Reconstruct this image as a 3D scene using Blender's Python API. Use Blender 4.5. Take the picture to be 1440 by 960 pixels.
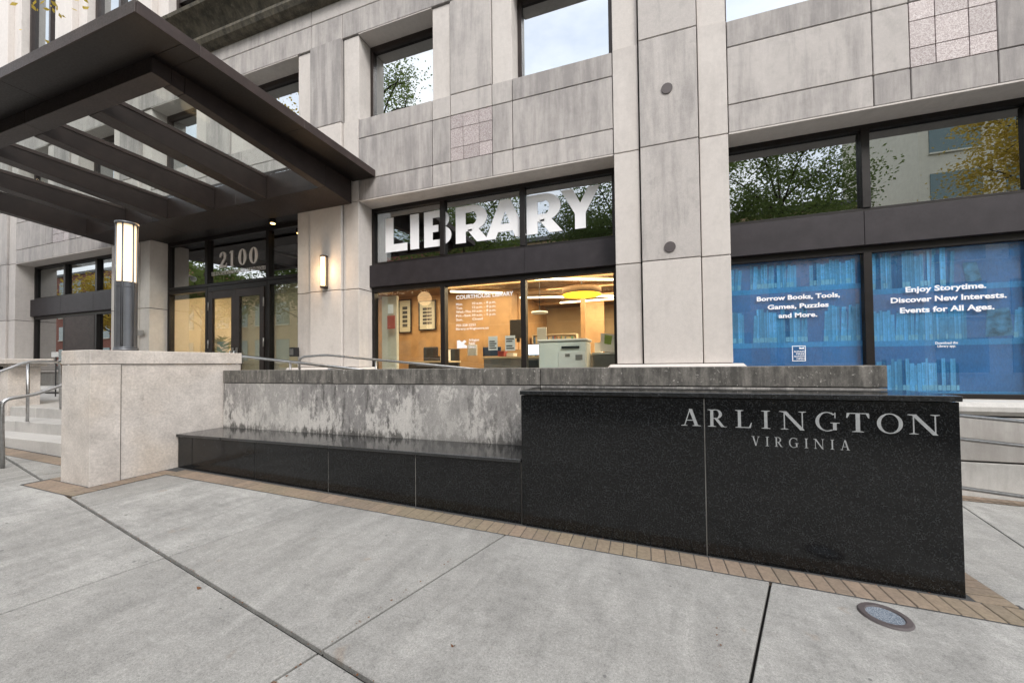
import bpy, bmesh, math, random
from mathutils import Vector, Matrix
R_ = math.radians
S = bpy.context.scene
for o in list(bpy.data.objects): bpy.data.objects.remove(o)
# ------------------------------------------------------------ camera (eye is the origin; z is measured from eye height)
cd = bpy.data.cameras.new("camera"); cam = bpy.data.objects.new("camera", cd); S.collection.objects.link(cam)
yaw, pitch, roll, FPX = R_(19.0158), R_(1.15024), R_(-.648209), 540.0
_r = Vector((math.cos(yaw), math.sin(yaw), 0)); _f = Vector((-math.sin(yaw)*math.cos(pitch), math.cos(yaw)*math.cos(pitch), math.sin(pitch)))
_u = _r.cross(_f); c_, s_ = math.cos(roll), math.sin(roll)
r2 = c_*_r + s_*_u; u2 = -s_*_r + c_*_u
cam.matrix_world = Matrix(((r2.x, u2.x, -_f.x, 0), (r2.y, u2.y, -_f.y, 0), (r2.z, u2.z, -_f.z, 0), (0, 0, 0, 1)))
cd.sensor_width = 36; cd.lens = FPX/1440*36; cd.shift_y = 21.05/1440; cd.clip_start = .05; cd.clip_end = 600
S.camera = cam
# ------------------------------------------------------------ light
SUN_EL, SUN_AZ = R_(44), R_(138)
w = bpy.data.worlds.new("World"); S.world = w; w.use_nodes = True
nt = w.node_tree; nt.nodes.clear()
wo = nt.nodes.new("ShaderNodeOutputWorld"); bg = nt.nodes.new("ShaderNodeBackground")
sky = nt.nodes.new("ShaderNodeTexSky"); sky.sky_type = 'NISHITA'; sky.sun_disc = False
sky.sun_elevation = SUN_EL; sky.sun_rotation = SUN_AZ; sky.dust_density = 1.0; sky.air_density = 1.2
tc = nt.nodes.new("ShaderNodeTexCoord"); mp = nt.nodes.new("ShaderNodeMapping"); mp.inputs['Scale'].default_value = (1, 1, 2.5)
nz = nt.nodes.new("ShaderNodeTexNoise"); nz.inputs['Scale'].default_value = 1.6; nz.inputs['Detail'].default_value = 7; nz.inputs['Roughness'].default_value = .6
rp = nt.nodes.new("ShaderNodeValToRGB"); rp.color_ramp.elements[0].position = .34; rp.color_ramp.elements[0].color = (.35, .35, .35, 1); rp.color_ramp.elements[1].position = .62; rp.color_ramp.elements[1].color = (.92, .92, .92, 1)
mx = nt.nodes.new("ShaderNodeMixRGB"); mx.inputs['Color2'].default_value = (8.75, 8.7, 8.75, 1)
L = nt.links
L.new(tc.outputs['Generated'], mp.inputs['Vector']); L.new(mp.outputs['Vector'], nz.inputs['Vector']); L.new(nz.outputs['Fac'], rp.inputs['Fac'])
L.new(rp.outputs['Color'], mx.inputs['Fac']); L.new(sky.outputs['Color'], mx.inputs['Color1']); L.new(mx.outputs['Color'], bg.inputs['Color'])
bg.inputs['Strength'].default_value = .15; L.new(bg.outputs[0], wo.inputs[0])
sl = bpy.data.lights.new("sun", 'SUN'); sl.energy = 1.5; sl.angle = R_(22); sl.color = (1, .96, .91)
so = bpy.data.objects.new("sun", sl); S.collection.objects.link(so)
# nishita rotation: azimuth measured from +Y towards +X
sd = Vector((math.sin(SUN_AZ)*math.cos(SUN_EL), math.cos(SUN_AZ)*math.cos(SUN_EL), math.sin(SUN_EL)))
so.rotation_euler = sd.to_track_quat('Z', 'Y').to_euler()
S.view_settings.view_transform = 'Standard'; S.view_settings.look = 'None'; S.view_settings.exposure = 0.95; S.view_settings.gamma = 1
S.render.engine = 'CYCLES'; S.cycles.max_bounces = 8; S.cycles.transparent_max_bounces = 12; S.cycles.sample_clamp_indirect = 6
rnd = random.Random(7)

# ------------------------------------------------------------ materials
M = {}
class MB:
    def __init__(s, name):
        s.m = bpy.data.materials.new(name); s.m.use_nodes = True; M[name] = s.m
        s.t = s.m.node_tree; s.b = s.t.nodes['Principled BSDF']; s.out = s.t.nodes['Material Output']
    def n(s, k, **kw):
        x = s.t.nodes.new(k)
        for a, v in kw.items():
            if a in x.inputs: x.inputs[a].default_value = v
            else: setattr(x, a, v)
        return x
    def l(s, a, b): s.t.links.new(a, b)
    def pos(s, scale=(1, 1, 1), own=False):
        g = s.n("ShaderNodeNewGeometry"); m = s.n("ShaderNodeMapping"); m.inputs['Scale'].default_value = scale
        s.l(g.outputs['Position'], m.inputs['Vector'])
        if own:
            a = s.n("ShaderNodeMath", operation='MULTIPLY'); s.l(s.rand(), a.inputs[0]); a.inputs[1].default_value = 37; s.l(a.outputs[0], m.inputs['Location'])
        return m.outputs['Vector']
    def noise(s, scale, detail=4, rough=.55, sc=(1, 1, 1), dist=0, own=False):
        x = s.n("ShaderNodeTexNoise", Scale=scale, Detail=detail, Roughness=rough, Distortion=dist)
        s.l(s.pos(sc, own), x.inputs['Vector']); return x.outputs['Fac']
    def ramp(s, fac, stops):
        r = s.n("ShaderNodeValToRGB"); e = r.color_ramp.elements
        while len(e) > 2: e.remove(e[-1])
        for i, (p, c) in enumerate(stops):
            if isinstance(c, (int, float)): c = (c, c, c)
            if i < 2: k = e[i]; k.position = p
            else: k = e.new(p)
            k.color = (*c, 1)
        s.l(fac, r.inputs['Fac']); return r.outputs['Color']
    def mix(s, a, b, fac, mode='MIX'):
        x = s.n("ShaderNodeMixRGB", blend_type=mode)
        for sock, v in (('Color1', a), ('Color2', b), ('Fac', fac)):
            if isinstance(v, tuple): x.inputs[sock].default_value = (*v, 1)
            elif isinstance(v, (int, float)): x.inputs[sock].default_value = v
            else: s.l(v, x.inputs[sock])
        return x.outputs['Color']
    def math(s, op, a, b=0., c=0.):
        x = s.n("ShaderNodeMath", operation=op)
        for i, v in enumerate((a, b, c)):
            if isinstance(v, (int, float)): x.inputs[i].default_value = v
            else: s.l(v, x.inputs[i])
        return x.outputs[0]
    def col(s, c):
        if isinstance(c, tuple): s.b.inputs['Base Color'].default_value = (*c, 1)
        else: s.l(c, s.b.inputs['Base Color'])
        return s
    def rough(s, v):
        if isinstance(v, (int, float)): s.b.inputs['Roughness'].default_value = v
        else: s.l(v, s.b.inputs['Roughness'])
        return s
    def metal(s, v): s.b.inputs['Metallic'].default_value = v; return s
    def bump(s, h, strength=.3, dist=.01):
        x = s.n("ShaderNodeBump", Strength=strength, Distance=dist); s.l(h, x.inputs['Height']); s.l(x.outputs[0], s.b.inputs['Normal']); return s
    def rand(s): return s.n("ShaderNodeObjectInfo").outputs['Random']

def simple(name, c, rough=.6, metal=0, var=.12, sc=6):
    m = MB(name); n = m.noise(sc, 5)
    m.col(m.mix(c, tuple(min(1, v*(1-2*var)) for v in c), m.ramp(n, [(.35, 0), (.7, 1)]))).rough(rough).metal(metal); return m
def concrete(name, light, dark, streak=1., speck=.25, thresh=(.42, .66), rnd_amt=.22):
    m = MB(name)
    st = m.noise(8, 7, .7, (1, 1, .11), .2, True); st2 = m.noise(1.6, 5, .65, (1, 1, .6), .3, True); fine = m.noise(140, 3, .7); mid = m.noise(14, 5, .7)
    f = m.math('ADD', m.math('MULTIPLY', st, .6*streak), m.math('MULTIPLY', st2, .4+.4*(1-streak)))
    f = m.math('ADD', f, m.math('MULTIPLY', m.math('SUBTRACT', m.rand(), .5), rnd_amt))
    c = m.mix(light, dark, m.ramp(f, [(thresh[0], 0), (thresh[1], 1)]))
    # pale lime runs
    runs = m.ramp(m.noise(4.2, 4, .5, (1, 1, .06), 0, True), [(.60, 0), (.70, 1)]); blo = m.ramp(m.noise(3.5, 7, .75, (1, 1, .8), .5, True), [(.52, 0), (.68, 1)]); c = m.mix(c, tuple(v*.72 for v in dark), m.math('MULTIPLY', blo, .26*streak))
    c = m.mix(c, tuple(min(1, v*1.12) for v in light), m.math('MULTIPLY', runs, .5*streak))
    c = m.mix(c, m.ramp(fine, [(.3, 1-speck), (.7, 1+0*speck)]), 1.0, 'MULTIPLY')
    c = m.mix(c, m.ramp(mid, [(.3, .9), (.7, 1.)]), 1.0, 'MULTIPLY')
    m.col(c).rough(.85).bump(m.math('ADD', fine, m.math('MULTIPLY', mid, .6)), .25, .004); return m
concrete('precast_gray', (.56, .52, .492), (.325, .302, .292))
concrete('precast_pale', (.655, .607, .568), (.485, .447, .42), .6, .16, (.45, .75), .12)
concrete('stone_base', (.58, .56, .53), (.38, .355, .33), .8, .2)
concrete('stone_dirty', (.30, .275, .24), (.12, .108, .085), 1, .3)
m = MB('pier_stone'); a = m.noise(3.2, 6, .65); b = m.noise(42, 4, .75); d = m.noise(13, 5, .7); st = m.noise(9, 5, .6, (1, 1, .15)); wn = m.noise(1.3, 3, .5)
c = m.mix((.63, .578, .53), (.46, .42, .385), m.ramp(a, [(.36, 0), (.66, 1)])); c = m.mix(c, (.55, .45, .345), m.math('MULTIPLY', m.ramp(wn, [(.5, 0), (.68, 1)]), .38)); c = m.mix(c, (.62, .57, .52), m.math('MULTIPLY', m.ramp(d, [(.6, 0), (.68, 1)]), .5))
c = m.mix(c, (.22, .195, .165), m.math('MULTIPLY', m.ramp(m.math('ADD', m.math('MULTIPLY', st, .5), m.math('MULTIPLY', d, .5)), [(.58, 0), (.68, 1)]), .45)); c = m.mix(c, m.ramp(b, [(.3, .74), (.7, 1.08)]), 1., 'MULTIPLY')
m.col(c).rough(.85).bump(m.math('ADD', b, d), .4, .004)
concrete('step_stone', (.52, .50, .475), (.38, .365, .35), .3, .2)
# cornice: moss dark streaks
m = MB('cornice_stone'); a = m.noise(6, 6, .7, (1, 1, .25)); b = m.noise(16, 5, .7)
c = m.mix((.155, .135, .10), (.055, .05, .04), m.ramp(a, [(.35, 0), (.62, 1)])); c = m.mix(c, (.30, .27, .22), m.math('MULTIPLY', m.ramp(b, [(.58, 0), (.72, 1)]), .5))
m.col(c).rough(.9).bump(b, .5, .01)
# stained retaining wall
def stained(name, cap):
    m = MB(name); big = m.noise(1.9, 3, .5, (1, 1, .45), .3); det = m.noise(12, 9, .74, (1, 1, .42), .35); mot = m.noise(30, 5, .7, (1, 1, .6)); fine = m.noise(90, 4, .75); dr = m.noise(13, 5, .65, (1, 1, .09))
    g = m.n("ShaderNodeNewGeometry"); sp = m.n("ShaderNodeSeparateXYZ"); m.l(g.outputs['Position'], sp.inputs[0])
    if cap:
        c = m.mix((.085, .08, .072), (.27, .25, .225), m.ramp(m.math('ADD', m.math('MULTIPLY', det, .5), m.math('MULTIPLY', dr, .5)), [(.44, 0), (.66, 1)]))
        v = m.noise(42, 4, .7); c = m.mix(c, (.50, .47, .43), m.ramp(v, [(.63, 0), (.70, 1)]))
        v2 = m.noise(9, 4, .7); c = m.mix(c, (.56, .53, .49), m.math('MULTIPLY', m.ramp(v2, [(.66, 0), (.70, 1)]), .9))
    else:
        hgt = m.n("ShaderNodeMapRange"); m.l(sp.outputs['Z'], hgt.inputs['Value']); hgt.inputs['From Min'].default_value = -.85; hgt.inputs['From Max'].default_value = -.2; hgt.inputs['To Min'].default_value = -.055; hgt.inputs['To Max'].default_value = .045
        f = m.math('ADD', m.math('ADD', m.math('MULTIPLY', big, .40), m.math('MULTIPLY', det, .42)), m.math('ADD', hgt.outputs[0], m.math('MULTIPLY', mot, .18)))
        c = m.mix((.56, .535, .505), (.215, .205, .20), m.ramp(f, [(.45, 0), (.478, .5), (.505, .8), (.60, 1)]))
        f2 = m.math('ADD', m.math('MULTIPLY', dr, .45), m.math('ADD', m.math('MULTIPLY', mot, .2), m.math('MULTIPLY', det, .35))); c = m.mix(c, (.085, .08, .075), m.math('MULTIPLY', m.ramp(f2, [(.52, 0), (.60, 1)]), .8))
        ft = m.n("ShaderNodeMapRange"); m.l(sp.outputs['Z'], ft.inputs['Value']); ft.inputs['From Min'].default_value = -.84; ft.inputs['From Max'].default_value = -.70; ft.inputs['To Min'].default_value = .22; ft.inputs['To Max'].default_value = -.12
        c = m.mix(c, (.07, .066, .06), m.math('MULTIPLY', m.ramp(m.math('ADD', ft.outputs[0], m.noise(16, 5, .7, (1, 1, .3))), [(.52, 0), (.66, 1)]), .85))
        calm = m.ramp(m.noise(.9, 2, .5, (1, 1, .3)), [(.50, 0), (.62, .6)]); c = m.mix(c, (.40, .385, .365), calm)
        c = m.mix(c, (.60, .575, .54), m.math('MULTIPLY', m.ramp(m.noise(6.5, 8, .8, (1, 1, .6), .5), [(.54, 0), (.59, 1)]), .75))
    c = m.mix(c, m.ramp(fine, [(.3, .68), (.7, 1.1)]), 1., 'MULTIPLY')
    m.col(c).rough(.9).bump(m.math('ADD', fine, det), .4, .005)
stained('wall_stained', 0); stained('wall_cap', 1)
# pavement
m = MB('paving_concrete'); a = m.noise(1.6, 5, .6, (1, 1, 1), .5); b = m.noise(90, 4, .8); c2 = m.noise(9, 6, .65, (1, 2.4, 1)); blot = m.noise(4.5, 3, .5); grit = m.noise(330, 2, .6)
c = m.mix((.455, .445, .418), (.285, .278, .262), m.ramp(m.math('ADD', m.math('MULTIPLY', a, .55), m.math('MULTIPLY', c2, .45)), [(.38, 0), (.64, 1)]))
c = m.mix(c, (.29, .28, .26), m.math('MULTIPLY', m.rand(), .65))
c = m.mix(c, (.32, .25, .19), m.math('MULTIPLY', m.ramp(blot, [(.70, 0), (.76, 1)]), .45))
c = m.mix(c, m.ramp(b, [(.3, .62), (.72, 1.2)]), 1., 'MULTIPLY'); c = m.mix(c, m.ramp(m.noise(4.5, 7, .7, (1, .35, 1), .6), [(.36, .82), (.64, 1.10)]), 1., 'MULTIPLY'); c = m.mix(c, m.ramp(m.noise(26, 5, .8), [(.62, 1), (.74, .80)]), 1., 'MULTIPLY'); c = m.mix(c, m.ramp(grit, [(.32, .5), (.5, 1)]), .9, 'MULTIPLY')
m.col(c).rough(.88).bump(m.math('ADD', b, m.math('MULTIPLY', grit, .7)), .35, .003)
m = simple('joint_dark', (.010, .009, .007), .95, 0, .3, 30)
m = MB('asphalt'); m.col(m.ramp(m.noise(60, 4, .7), [(.3, .035), (.7, .07)])).rough(.9)
m = MB('brick_paver'); r = m.rand(); n = m.noise(35, 5, .7); gn = m.noise(1.1, 3, .5)
c = m.mix((.275, .205, .15), (.205, .16, .12), r); c = m.mix(c, (.24, .20, .13), m.math('MULTIPLY', m.ramp(gn, [(.46, 0), (.66, 1)]), .6)); c = m.mix(c, m.ramp(n, [(.3, .7), (.7, 1.12)]), 1., 'MULTIPLY')
m.col(c).rough(.85).bump(n, .4, .004)
# granite
def granite(name, rough, lo=.006, hi=.07):
    m = MB(name); v = m.n("ShaderNodeTexVoronoi", Scale=170.0); m.l(m.pos(), v.inputs['Vector']); sp = m.n("ShaderNodeSeparateColor"); m.l(v.outputs['Color'], sp.inputs[0])
    f = m.ramp(sp.outputs[0], [(.55, lo), (.80, lo*2.2), (.96, hi)]); b = m.noise(24, 5, .7); c = m.mix(f, m.ramp(b, [(.35, .55), (.65, 1.3)]), 1., 'MULTIPLY')
    c = m.mix(c, (.93, 1.0, 1.06), 1., 'MULTIPLY')
    m.col(c).rough(m.ramp(m.noise(5, 4), [(.3, rough), (.7, rough*1.7)])); m.b.inputs['Specular IOR Level'].default_value = .45
granite('granite_face', .10, .0042, .027); granite('granite_top', .07, .010, .04)
M['granite_top'].node_tree.nodes['Principled BSDF'].inputs['Specular IOR Level'].default_value = .9
# pink granite tiles
m = MB('pink_tile'); v = m.n("ShaderNodeTexVoronoi", Scale=130.0); m.l(m.pos(), v.inputs['Vector']); sp = m.n("ShaderNodeSeparateColor"); m.l(v.outputs['Color'], sp.inputs[0])
m.col(m.mix(m.ramp(sp.outputs[0], [(.1, (.29, .235, .23)), (.5, (.42, .355, .345)), (.9, (.56, .51, .50))]), m.ramp(m.rand(), [(0, .82), (1, 1.08)]), 1., 'MULTIPLY')).rough(.5)
# metals
def bronze(name, c, rough=.42):
    m = MB(name); n = m.noise(5, 5, .6); f = m.noise(45, 3, .6)
    m.col(m.mix(c, tuple(v*1.45 for v in c), m.ramp(n, [(.4, 0), (.68, 1)]))).rough(m.ramp(f, [(.3, rough*.85), (.7, rough*1.25)])).metal(.25)
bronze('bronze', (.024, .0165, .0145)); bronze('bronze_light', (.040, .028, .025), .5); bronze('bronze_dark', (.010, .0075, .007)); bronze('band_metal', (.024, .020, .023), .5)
m = MB('stainless'); m.col(m.ramp(m.noise(30, 3, .5), [(.3, .36), (.7, .5)])).rough(.3).metal(1)
simple('column_metal', (.12, .125, .135), .4, .5, .08, 8)
simple('vent_metal', (.085, .07, .07), .6); simple('black_plastic', (.015, .015, .016), .4); simple('white_plastic', (.72, .74, .74), .4, 0, .03)
simple('paper', (.75, .74, .72), .8, 0, .05); simple('wood_panel', (.50, .30, .14), .5, 0, .15, 3); simple('tan_wall', (.58, .44, .27), .8, 0, .08, 1.5); simple('cream_wall', (.56, .47, .33), .8, 0, .08, 2)
simple('carpet', (.10, .085, .075), .95); simple('ceiling_brown', (.22, .13, .06), .8); simple('teal_box', (.72, .78, .77), .6, 0, .05, 3); simple('desk_gray', (.22, .21, .20), .6)
simple('chair_black', (.02, .02, .024), .7); simple('navy', (.02, .05, .13), .6); simple('print_dark', (.06, .05, .045), .7); simple('red_sticker', (.45, .10, .07), .7); simple('curtain', (.55, .52, .42), .9, 0, .05)
simple('letter_white', (.92, .92, .94), .55, 0, .02); simple('letter_gray', (.33, .34, .345), .6, 0, .1, 40); simple('letter_tan', (.85, .78, .74), .6, 0, .05); simple('brass_plate', (.35, .33, .31), .4, .6)
simple('bark', (.055, .04, .03), .95, 0, .25, 20); simple('brick_red', (.26, .10, .07), .9, 0, .2, 12); simple('brick_tan', (.50, .36, .22), .9, 0, .15, 10); simple('building_cream', (.62, .60, .50), .85, 0, .06, 3); simple('roof_gray', (.2, .2, .2), .9)
m = MB('teal_glass'); m.col((.03, .10, .11)).rough(.08); m.b.inputs['Specular IOR Level'].default_value = 1.
for nm, c in (('leaf_green', (.085, .115, .032)), ('leaf_yellow', (.30, .22, .035)), ('leaf_dark', (.065, .090, .028))):
    m = MB(nm); r = m.rand(); n = m.noise(1.5, 3); m.col(m.mix(c, tuple(v*1.9 for v in c), m.ramp(n, [(.35, 0), (.65, 1)]))).rough(.7)
    tr = m.n("ShaderNodeBsdfTranslucent"); tr.inputs[0].default_value = (*(min(1, v*2) for v in c), 1); ad = m.n("ShaderNodeMixShader"); ad.inputs[0].default_value = .35
    m.l(m.b.outputs[0], ad.inputs[1]); m.l(tr.outputs[0], ad.inputs[2]); m.l(ad.outputs[0], m.out.inputs[0])
def emis(name, c, s):
    m = MB(name); m.b.inputs['Base Color'].default_value = (*c, 1); m.b.inputs['Emission Color'].default_value = (*c, 1); m.b.inputs['Emission Strength'].default_value = s; m.rough(.5)
emis('lamp_glow', (1, .80, .55), 1.15); emis('wall_lamp_glow', (1, .72, .42), 1.9); emis('strip_light', (1, .80, .52), 5); emis('pendant_yellow', (1, .50, .03), 1.1); emis('pendant_glow', (1, .72, .40), 3.0); emis('spot_glow', (1, .62, .2), 6)
# frosted lamp: brighter in the middle of its height where the tube sits
def glass(name, refl, tint=(1, 1, 1), fres=.5, rough=0.0, rc=(1, 1, 1)):
    m = MB(name); m.t.nodes.remove(m.b)
    tr = m.n("ShaderNodeBsdfTransparent"); tr.inputs[0].default_value = (*tint, 1); gl = m.n("ShaderNodeBsdfGlossy"); gl.inputs[0].default_value = (*rc, 1); gl.inputs['Roughness'].default_value = rough
    fr = m.n("ShaderNodeLayerWeight", Blend=.35); f = m.math('ADD', m.math('MULTIPLY', fr.outputs['Fresnel'], fres), refl); ms = m.n("ShaderNodeMixShader")
    m.l(f, ms.inputs[0]); m.l(tr.outputs[0], ms.inputs[1]); m.l(gl.outputs[0], ms.inputs[2]); m.l(ms.outputs[0], m.out.inputs[0])
glass('glass_clear', .03, (.93, .95, .93), .32); glass('glass_mirror', .33, (.35, .35, .34), .15, 0, (.94, .98, 1)); glass('glass_dark', .42, (.25, .27, .27), .4); glass('glass_sky', .50, (.10, .10, .10), .08, 0, (.93, .98, 1)); glass('glass_roof', .05, (.95, .98, .97), .12)
# printed vinyl film: colours of a print, darker and lighter blues
m = MB('film_blue'); at = m.n("ShaderNodeVertexColor", layer_name='Col'); n = m.noise(60, 4, .7, (1, 1, .35)); n2 = m.noise(2.2, 3)
c = m.mix(at.outputs['Color'], m.ramp(n, [(.3, .82), (.7, 1.14)]), 1., 'MULTIPLY'); c = m.mix(c, m.ramp(n2, [(.35, .82), (.65, 1.08)]), 1., 'MULTIPLY')
m.col(c).rough(.35)
tr = m.n("ShaderNodeBsdfTransparent"); tr.inputs[0].default_value = (.55, .75, 1, 1); ms = m.n("ShaderNodeMixShader"); ms.inputs[0].default_value = .07
m.l(m.b.outputs[0], ms.inputs[1]); m.l(tr.outputs[0], ms.inputs[2]); m.l(ms.outputs[0], m.out.inputs[0])

# ------------------------------------------------------------ builders (world coordinates; parents are Empties/meshes without rotation)
W = {}
def link(name, me, parent=None, loc=(0, 0, 0), mat=None, rot=None, **props):
    o = bpy.data.objects.new(name, me); S.collection.objects.link(o)
    loc = Vector(loc); W[o] = loc
    if parent is not None: o.parent = parent; o.location = loc - W[parent]
    else: o.location = loc
    if rot: o.rotation_euler = rot
    if mat and me and not len(me.materials): me.materials.append(M[mat] if isinstance(mat, str) else mat)
    for k, v in props.items():
        if v is not None: o[k] = v
    return o
def thing(name, label, cat, loc, group=None):
    return link(name, None, None, loc, label=label, category=cat, group=group)
def cube_me(dx, dy, dz, bev=0, name='box'):
    bm = bmesh.new(); bmesh.ops.create_cube(bm, size=1); bmesh.ops.scale(bm, vec=(dx, dy, dz), verts=bm.verts)
    if bev: bmesh.ops.bevel(bm, geom=bm.edges[:], offset=min(bev, dx/2.5, dy/2.5, dz/2.5), segments=1, profile=.5, affect='EDGES')
    me = bpy.data.meshes.new(name); bm.to_mesh(me); bm.free(); return me
_cache = {}
def box(name, x0, x1, y0, y1, z0, z1, mat, parent=None, bev=.004, **props):
    k = (round(x1-x0, 4), round(y1-y0, 4), round(z1-z0, 4), bev, mat)
    if k not in _cache:
        _cache[k] = cube_me(x1-x0, y1-y0, z1-z0, bev, name); _cache[k].materials.append(M[mat])
    return link(name, _cache[k], parent, ((x0+x1)/2, (y0+y1)/2, (z0+z1)/2), **props)
class G:
    """collects boxes/prisms/tubes in world coordinates into one mesh"""
    def __init__(s): s.bm = bmesh.new()
    def box(s, x0, x1, y0, y1, z0, z1, bev=.003):
        b = bmesh.new(); bmesh.ops.create_cube(b, size=1); bmesh.ops.scale(b, vec=(x1-x0, y1-y0, z1-z0), verts=b.verts)
        if bev: bmesh.ops.bevel(b, geom=b.edges[:], offset=min(bev, (x1-x0)/2.5, (y1-y0)/2.5, (z1-z0)/2.5), segments=1, profile=.5, affect='EDGES')
        bmesh.ops.translate(b, vec=((x0+x1)/2, (y0+y1)/2, (z0+z1)/2), verts=b.verts); s.add(b); return s
    def add(s, b):
        me = bpy.data.meshes.new('t'); b.to_mesh(me); b.free(); s.bm.from_mesh(me); bpy.data.meshes.remove(me)
    def prism(s, pts, vec):
        vs = [s.bm.verts.new(p) for p in pts]; v2 = [s.bm.verts.new(Vector(p)+Vector(vec)) for p in pts]; n = len(pts)
        s.bm.faces.new(vs); s.bm.faces.new(v2[::-1])
        for i in range(n): s.bm.faces.new((vs[i], v2[i], v2[(i+1) % n], vs[(i+1) % n]))
        return s
    def tube(s, pts, r, seg=10, caps=True, fillet=0):
        P = [Vector(p) for p in pts]
        if fillet:
            Q = [P[0]]
            for a, b, c in zip(P, P[1:], P[2:]):
                d0 = (a-b); d1 = (c-b); f = min(fillet, d0.length*.45, d1.length*.45); p0 = b+d0.normalized()*f; p1 = b+d1.normalized()*f
                for i in range(6): t = i/5; Q.append(p0*(1-t)**2+b*2*t*(1-t)+p1*t*t)
            Q.append(P[-1]); P = Q
        rings = []; up = None
        for i, p in enumerate(P):
            t = (P[min(i+1, len(P)-1)]-P[max(i-1, 0)]).normalized()
            if up is None: up = t.orthogonal().normalized()
            up = (up-t*up.dot(t)).normalized(); sd = t.cross(up)
            rr = r[i] if isinstance(r, (list, tuple)) else r
            rings.append([s.bm.verts.new(p+(up*math.cos(a)+sd*math.sin(a))*rr) for a in (2*math.pi*k/seg for k in range(seg))])
        for A, B in zip(rings, rings[1:]):
            for k in range(seg):
                f = s.bm.faces.new((A[k], A[(k+1) % seg], B[(k+1) % seg], B[k])); f.smooth = True
        if caps: s.bm.faces.new(rings[0][::-1]); s.bm.faces.new(rings[-1])
        return s
    def cyl(s, x, y, z0, z1, r, seg=24, r1=None):
        return s.tube([(x, y, z0), (x, y, z1)], [r, r if r1 is None else r1], seg)
    def quad(s, a, b, c, d): s.bm.faces.new([s.bm.verts.new(p) for p in (a, b, c, d)]); return s
    def out(s, name, mat, parent=None, loc=None, smooth=None, **props):
        bmesh.ops.recalc_face_normals(s.bm, faces=s.bm.faces)
        if loc is None:
            loc = Vector((0, 0, 0)); n = len(s.bm.verts)
            for v in s.bm.verts: loc += v.co/n
        loc = Vector(loc); bmesh.ops.translate(s.bm, vec=-loc, verts=s.bm.verts)
        me = bpy.data.meshes.new(name); s.bm.to_mesh(me); s.bm.free()
        return link(name, me, parent, loc, mat, **props)
def g(x): return -1.435-.0325*x

# ------------------------------------------------------------ lettering
_fc = {}
def text_mesh(txt, x0, x1, z0, zh, y, mat, name, parent, bold=.0, depth=.002, align=None, **props):
    """flat letters facing -Y; fitted to x0..x1, baseline z0, height zh of a capital"""
    cu = bpy.data.curves.new('t', 'FONT'); cu.body = txt; cu.size = 1; cu.offset = bold; cu.extrude = depth/zh/2*.7; cu.resolution_u = 3
    o = bpy.data.objects.new('t', cu); S.collection.objects.link(o); dg = bpy.context.evaluated_depsgraph_get()
    me = bpy.data.meshes.new_from_object(o.evaluated_get(dg)); bpy.data.objects.remove(o); bpy.data.curves.remove(cu)
    xs = [v.co.x for v in me.vertices]; a, b = min(xs), max(xs); sx = (x1-x0)/(b-a) if x1 is not None else zh/.7; sz = zh/.70
    for v in me.vertices:
        X, Y, Z = v.co; v.co = ((X-a)*sx, -Z*sz, Y*sz)
    return link(name, me, parent, (x0, y, z0), mat, **props)
def st(x0, y0, x1, y1, wd): return [(x0-wd/2, y0), (x0+wd/2, y0), (x1+wd/2, y1), (x1-wd/2, y1)]
def rc(x0, y0, x1, y1): return [(x0, y0), (x1, y0), (x1, y1), (x0, y1)]
def arc(cx, cy, rx, ry, tx, ty, a0, a1, n=16):
    out = []
    for i in range(n):
        p = [R_(a0+(a1-a0)*(i+k)/n) for k in (0, 1)]
        out.append([(cx+rx*math.cos(p[0]), cy+ry*math.sin(p[0])), (cx+rx*math.cos(p[1]), cy+ry*math.sin(p[1])), (cx+(rx-tx)*math.cos(p[1]), cy+(ry-ty)*math.sin(p[1])), (cx+(rx-tx)*math.cos(p[0]), cy+(ry-ty)*math.sin(p[0]))])
    return out
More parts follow.
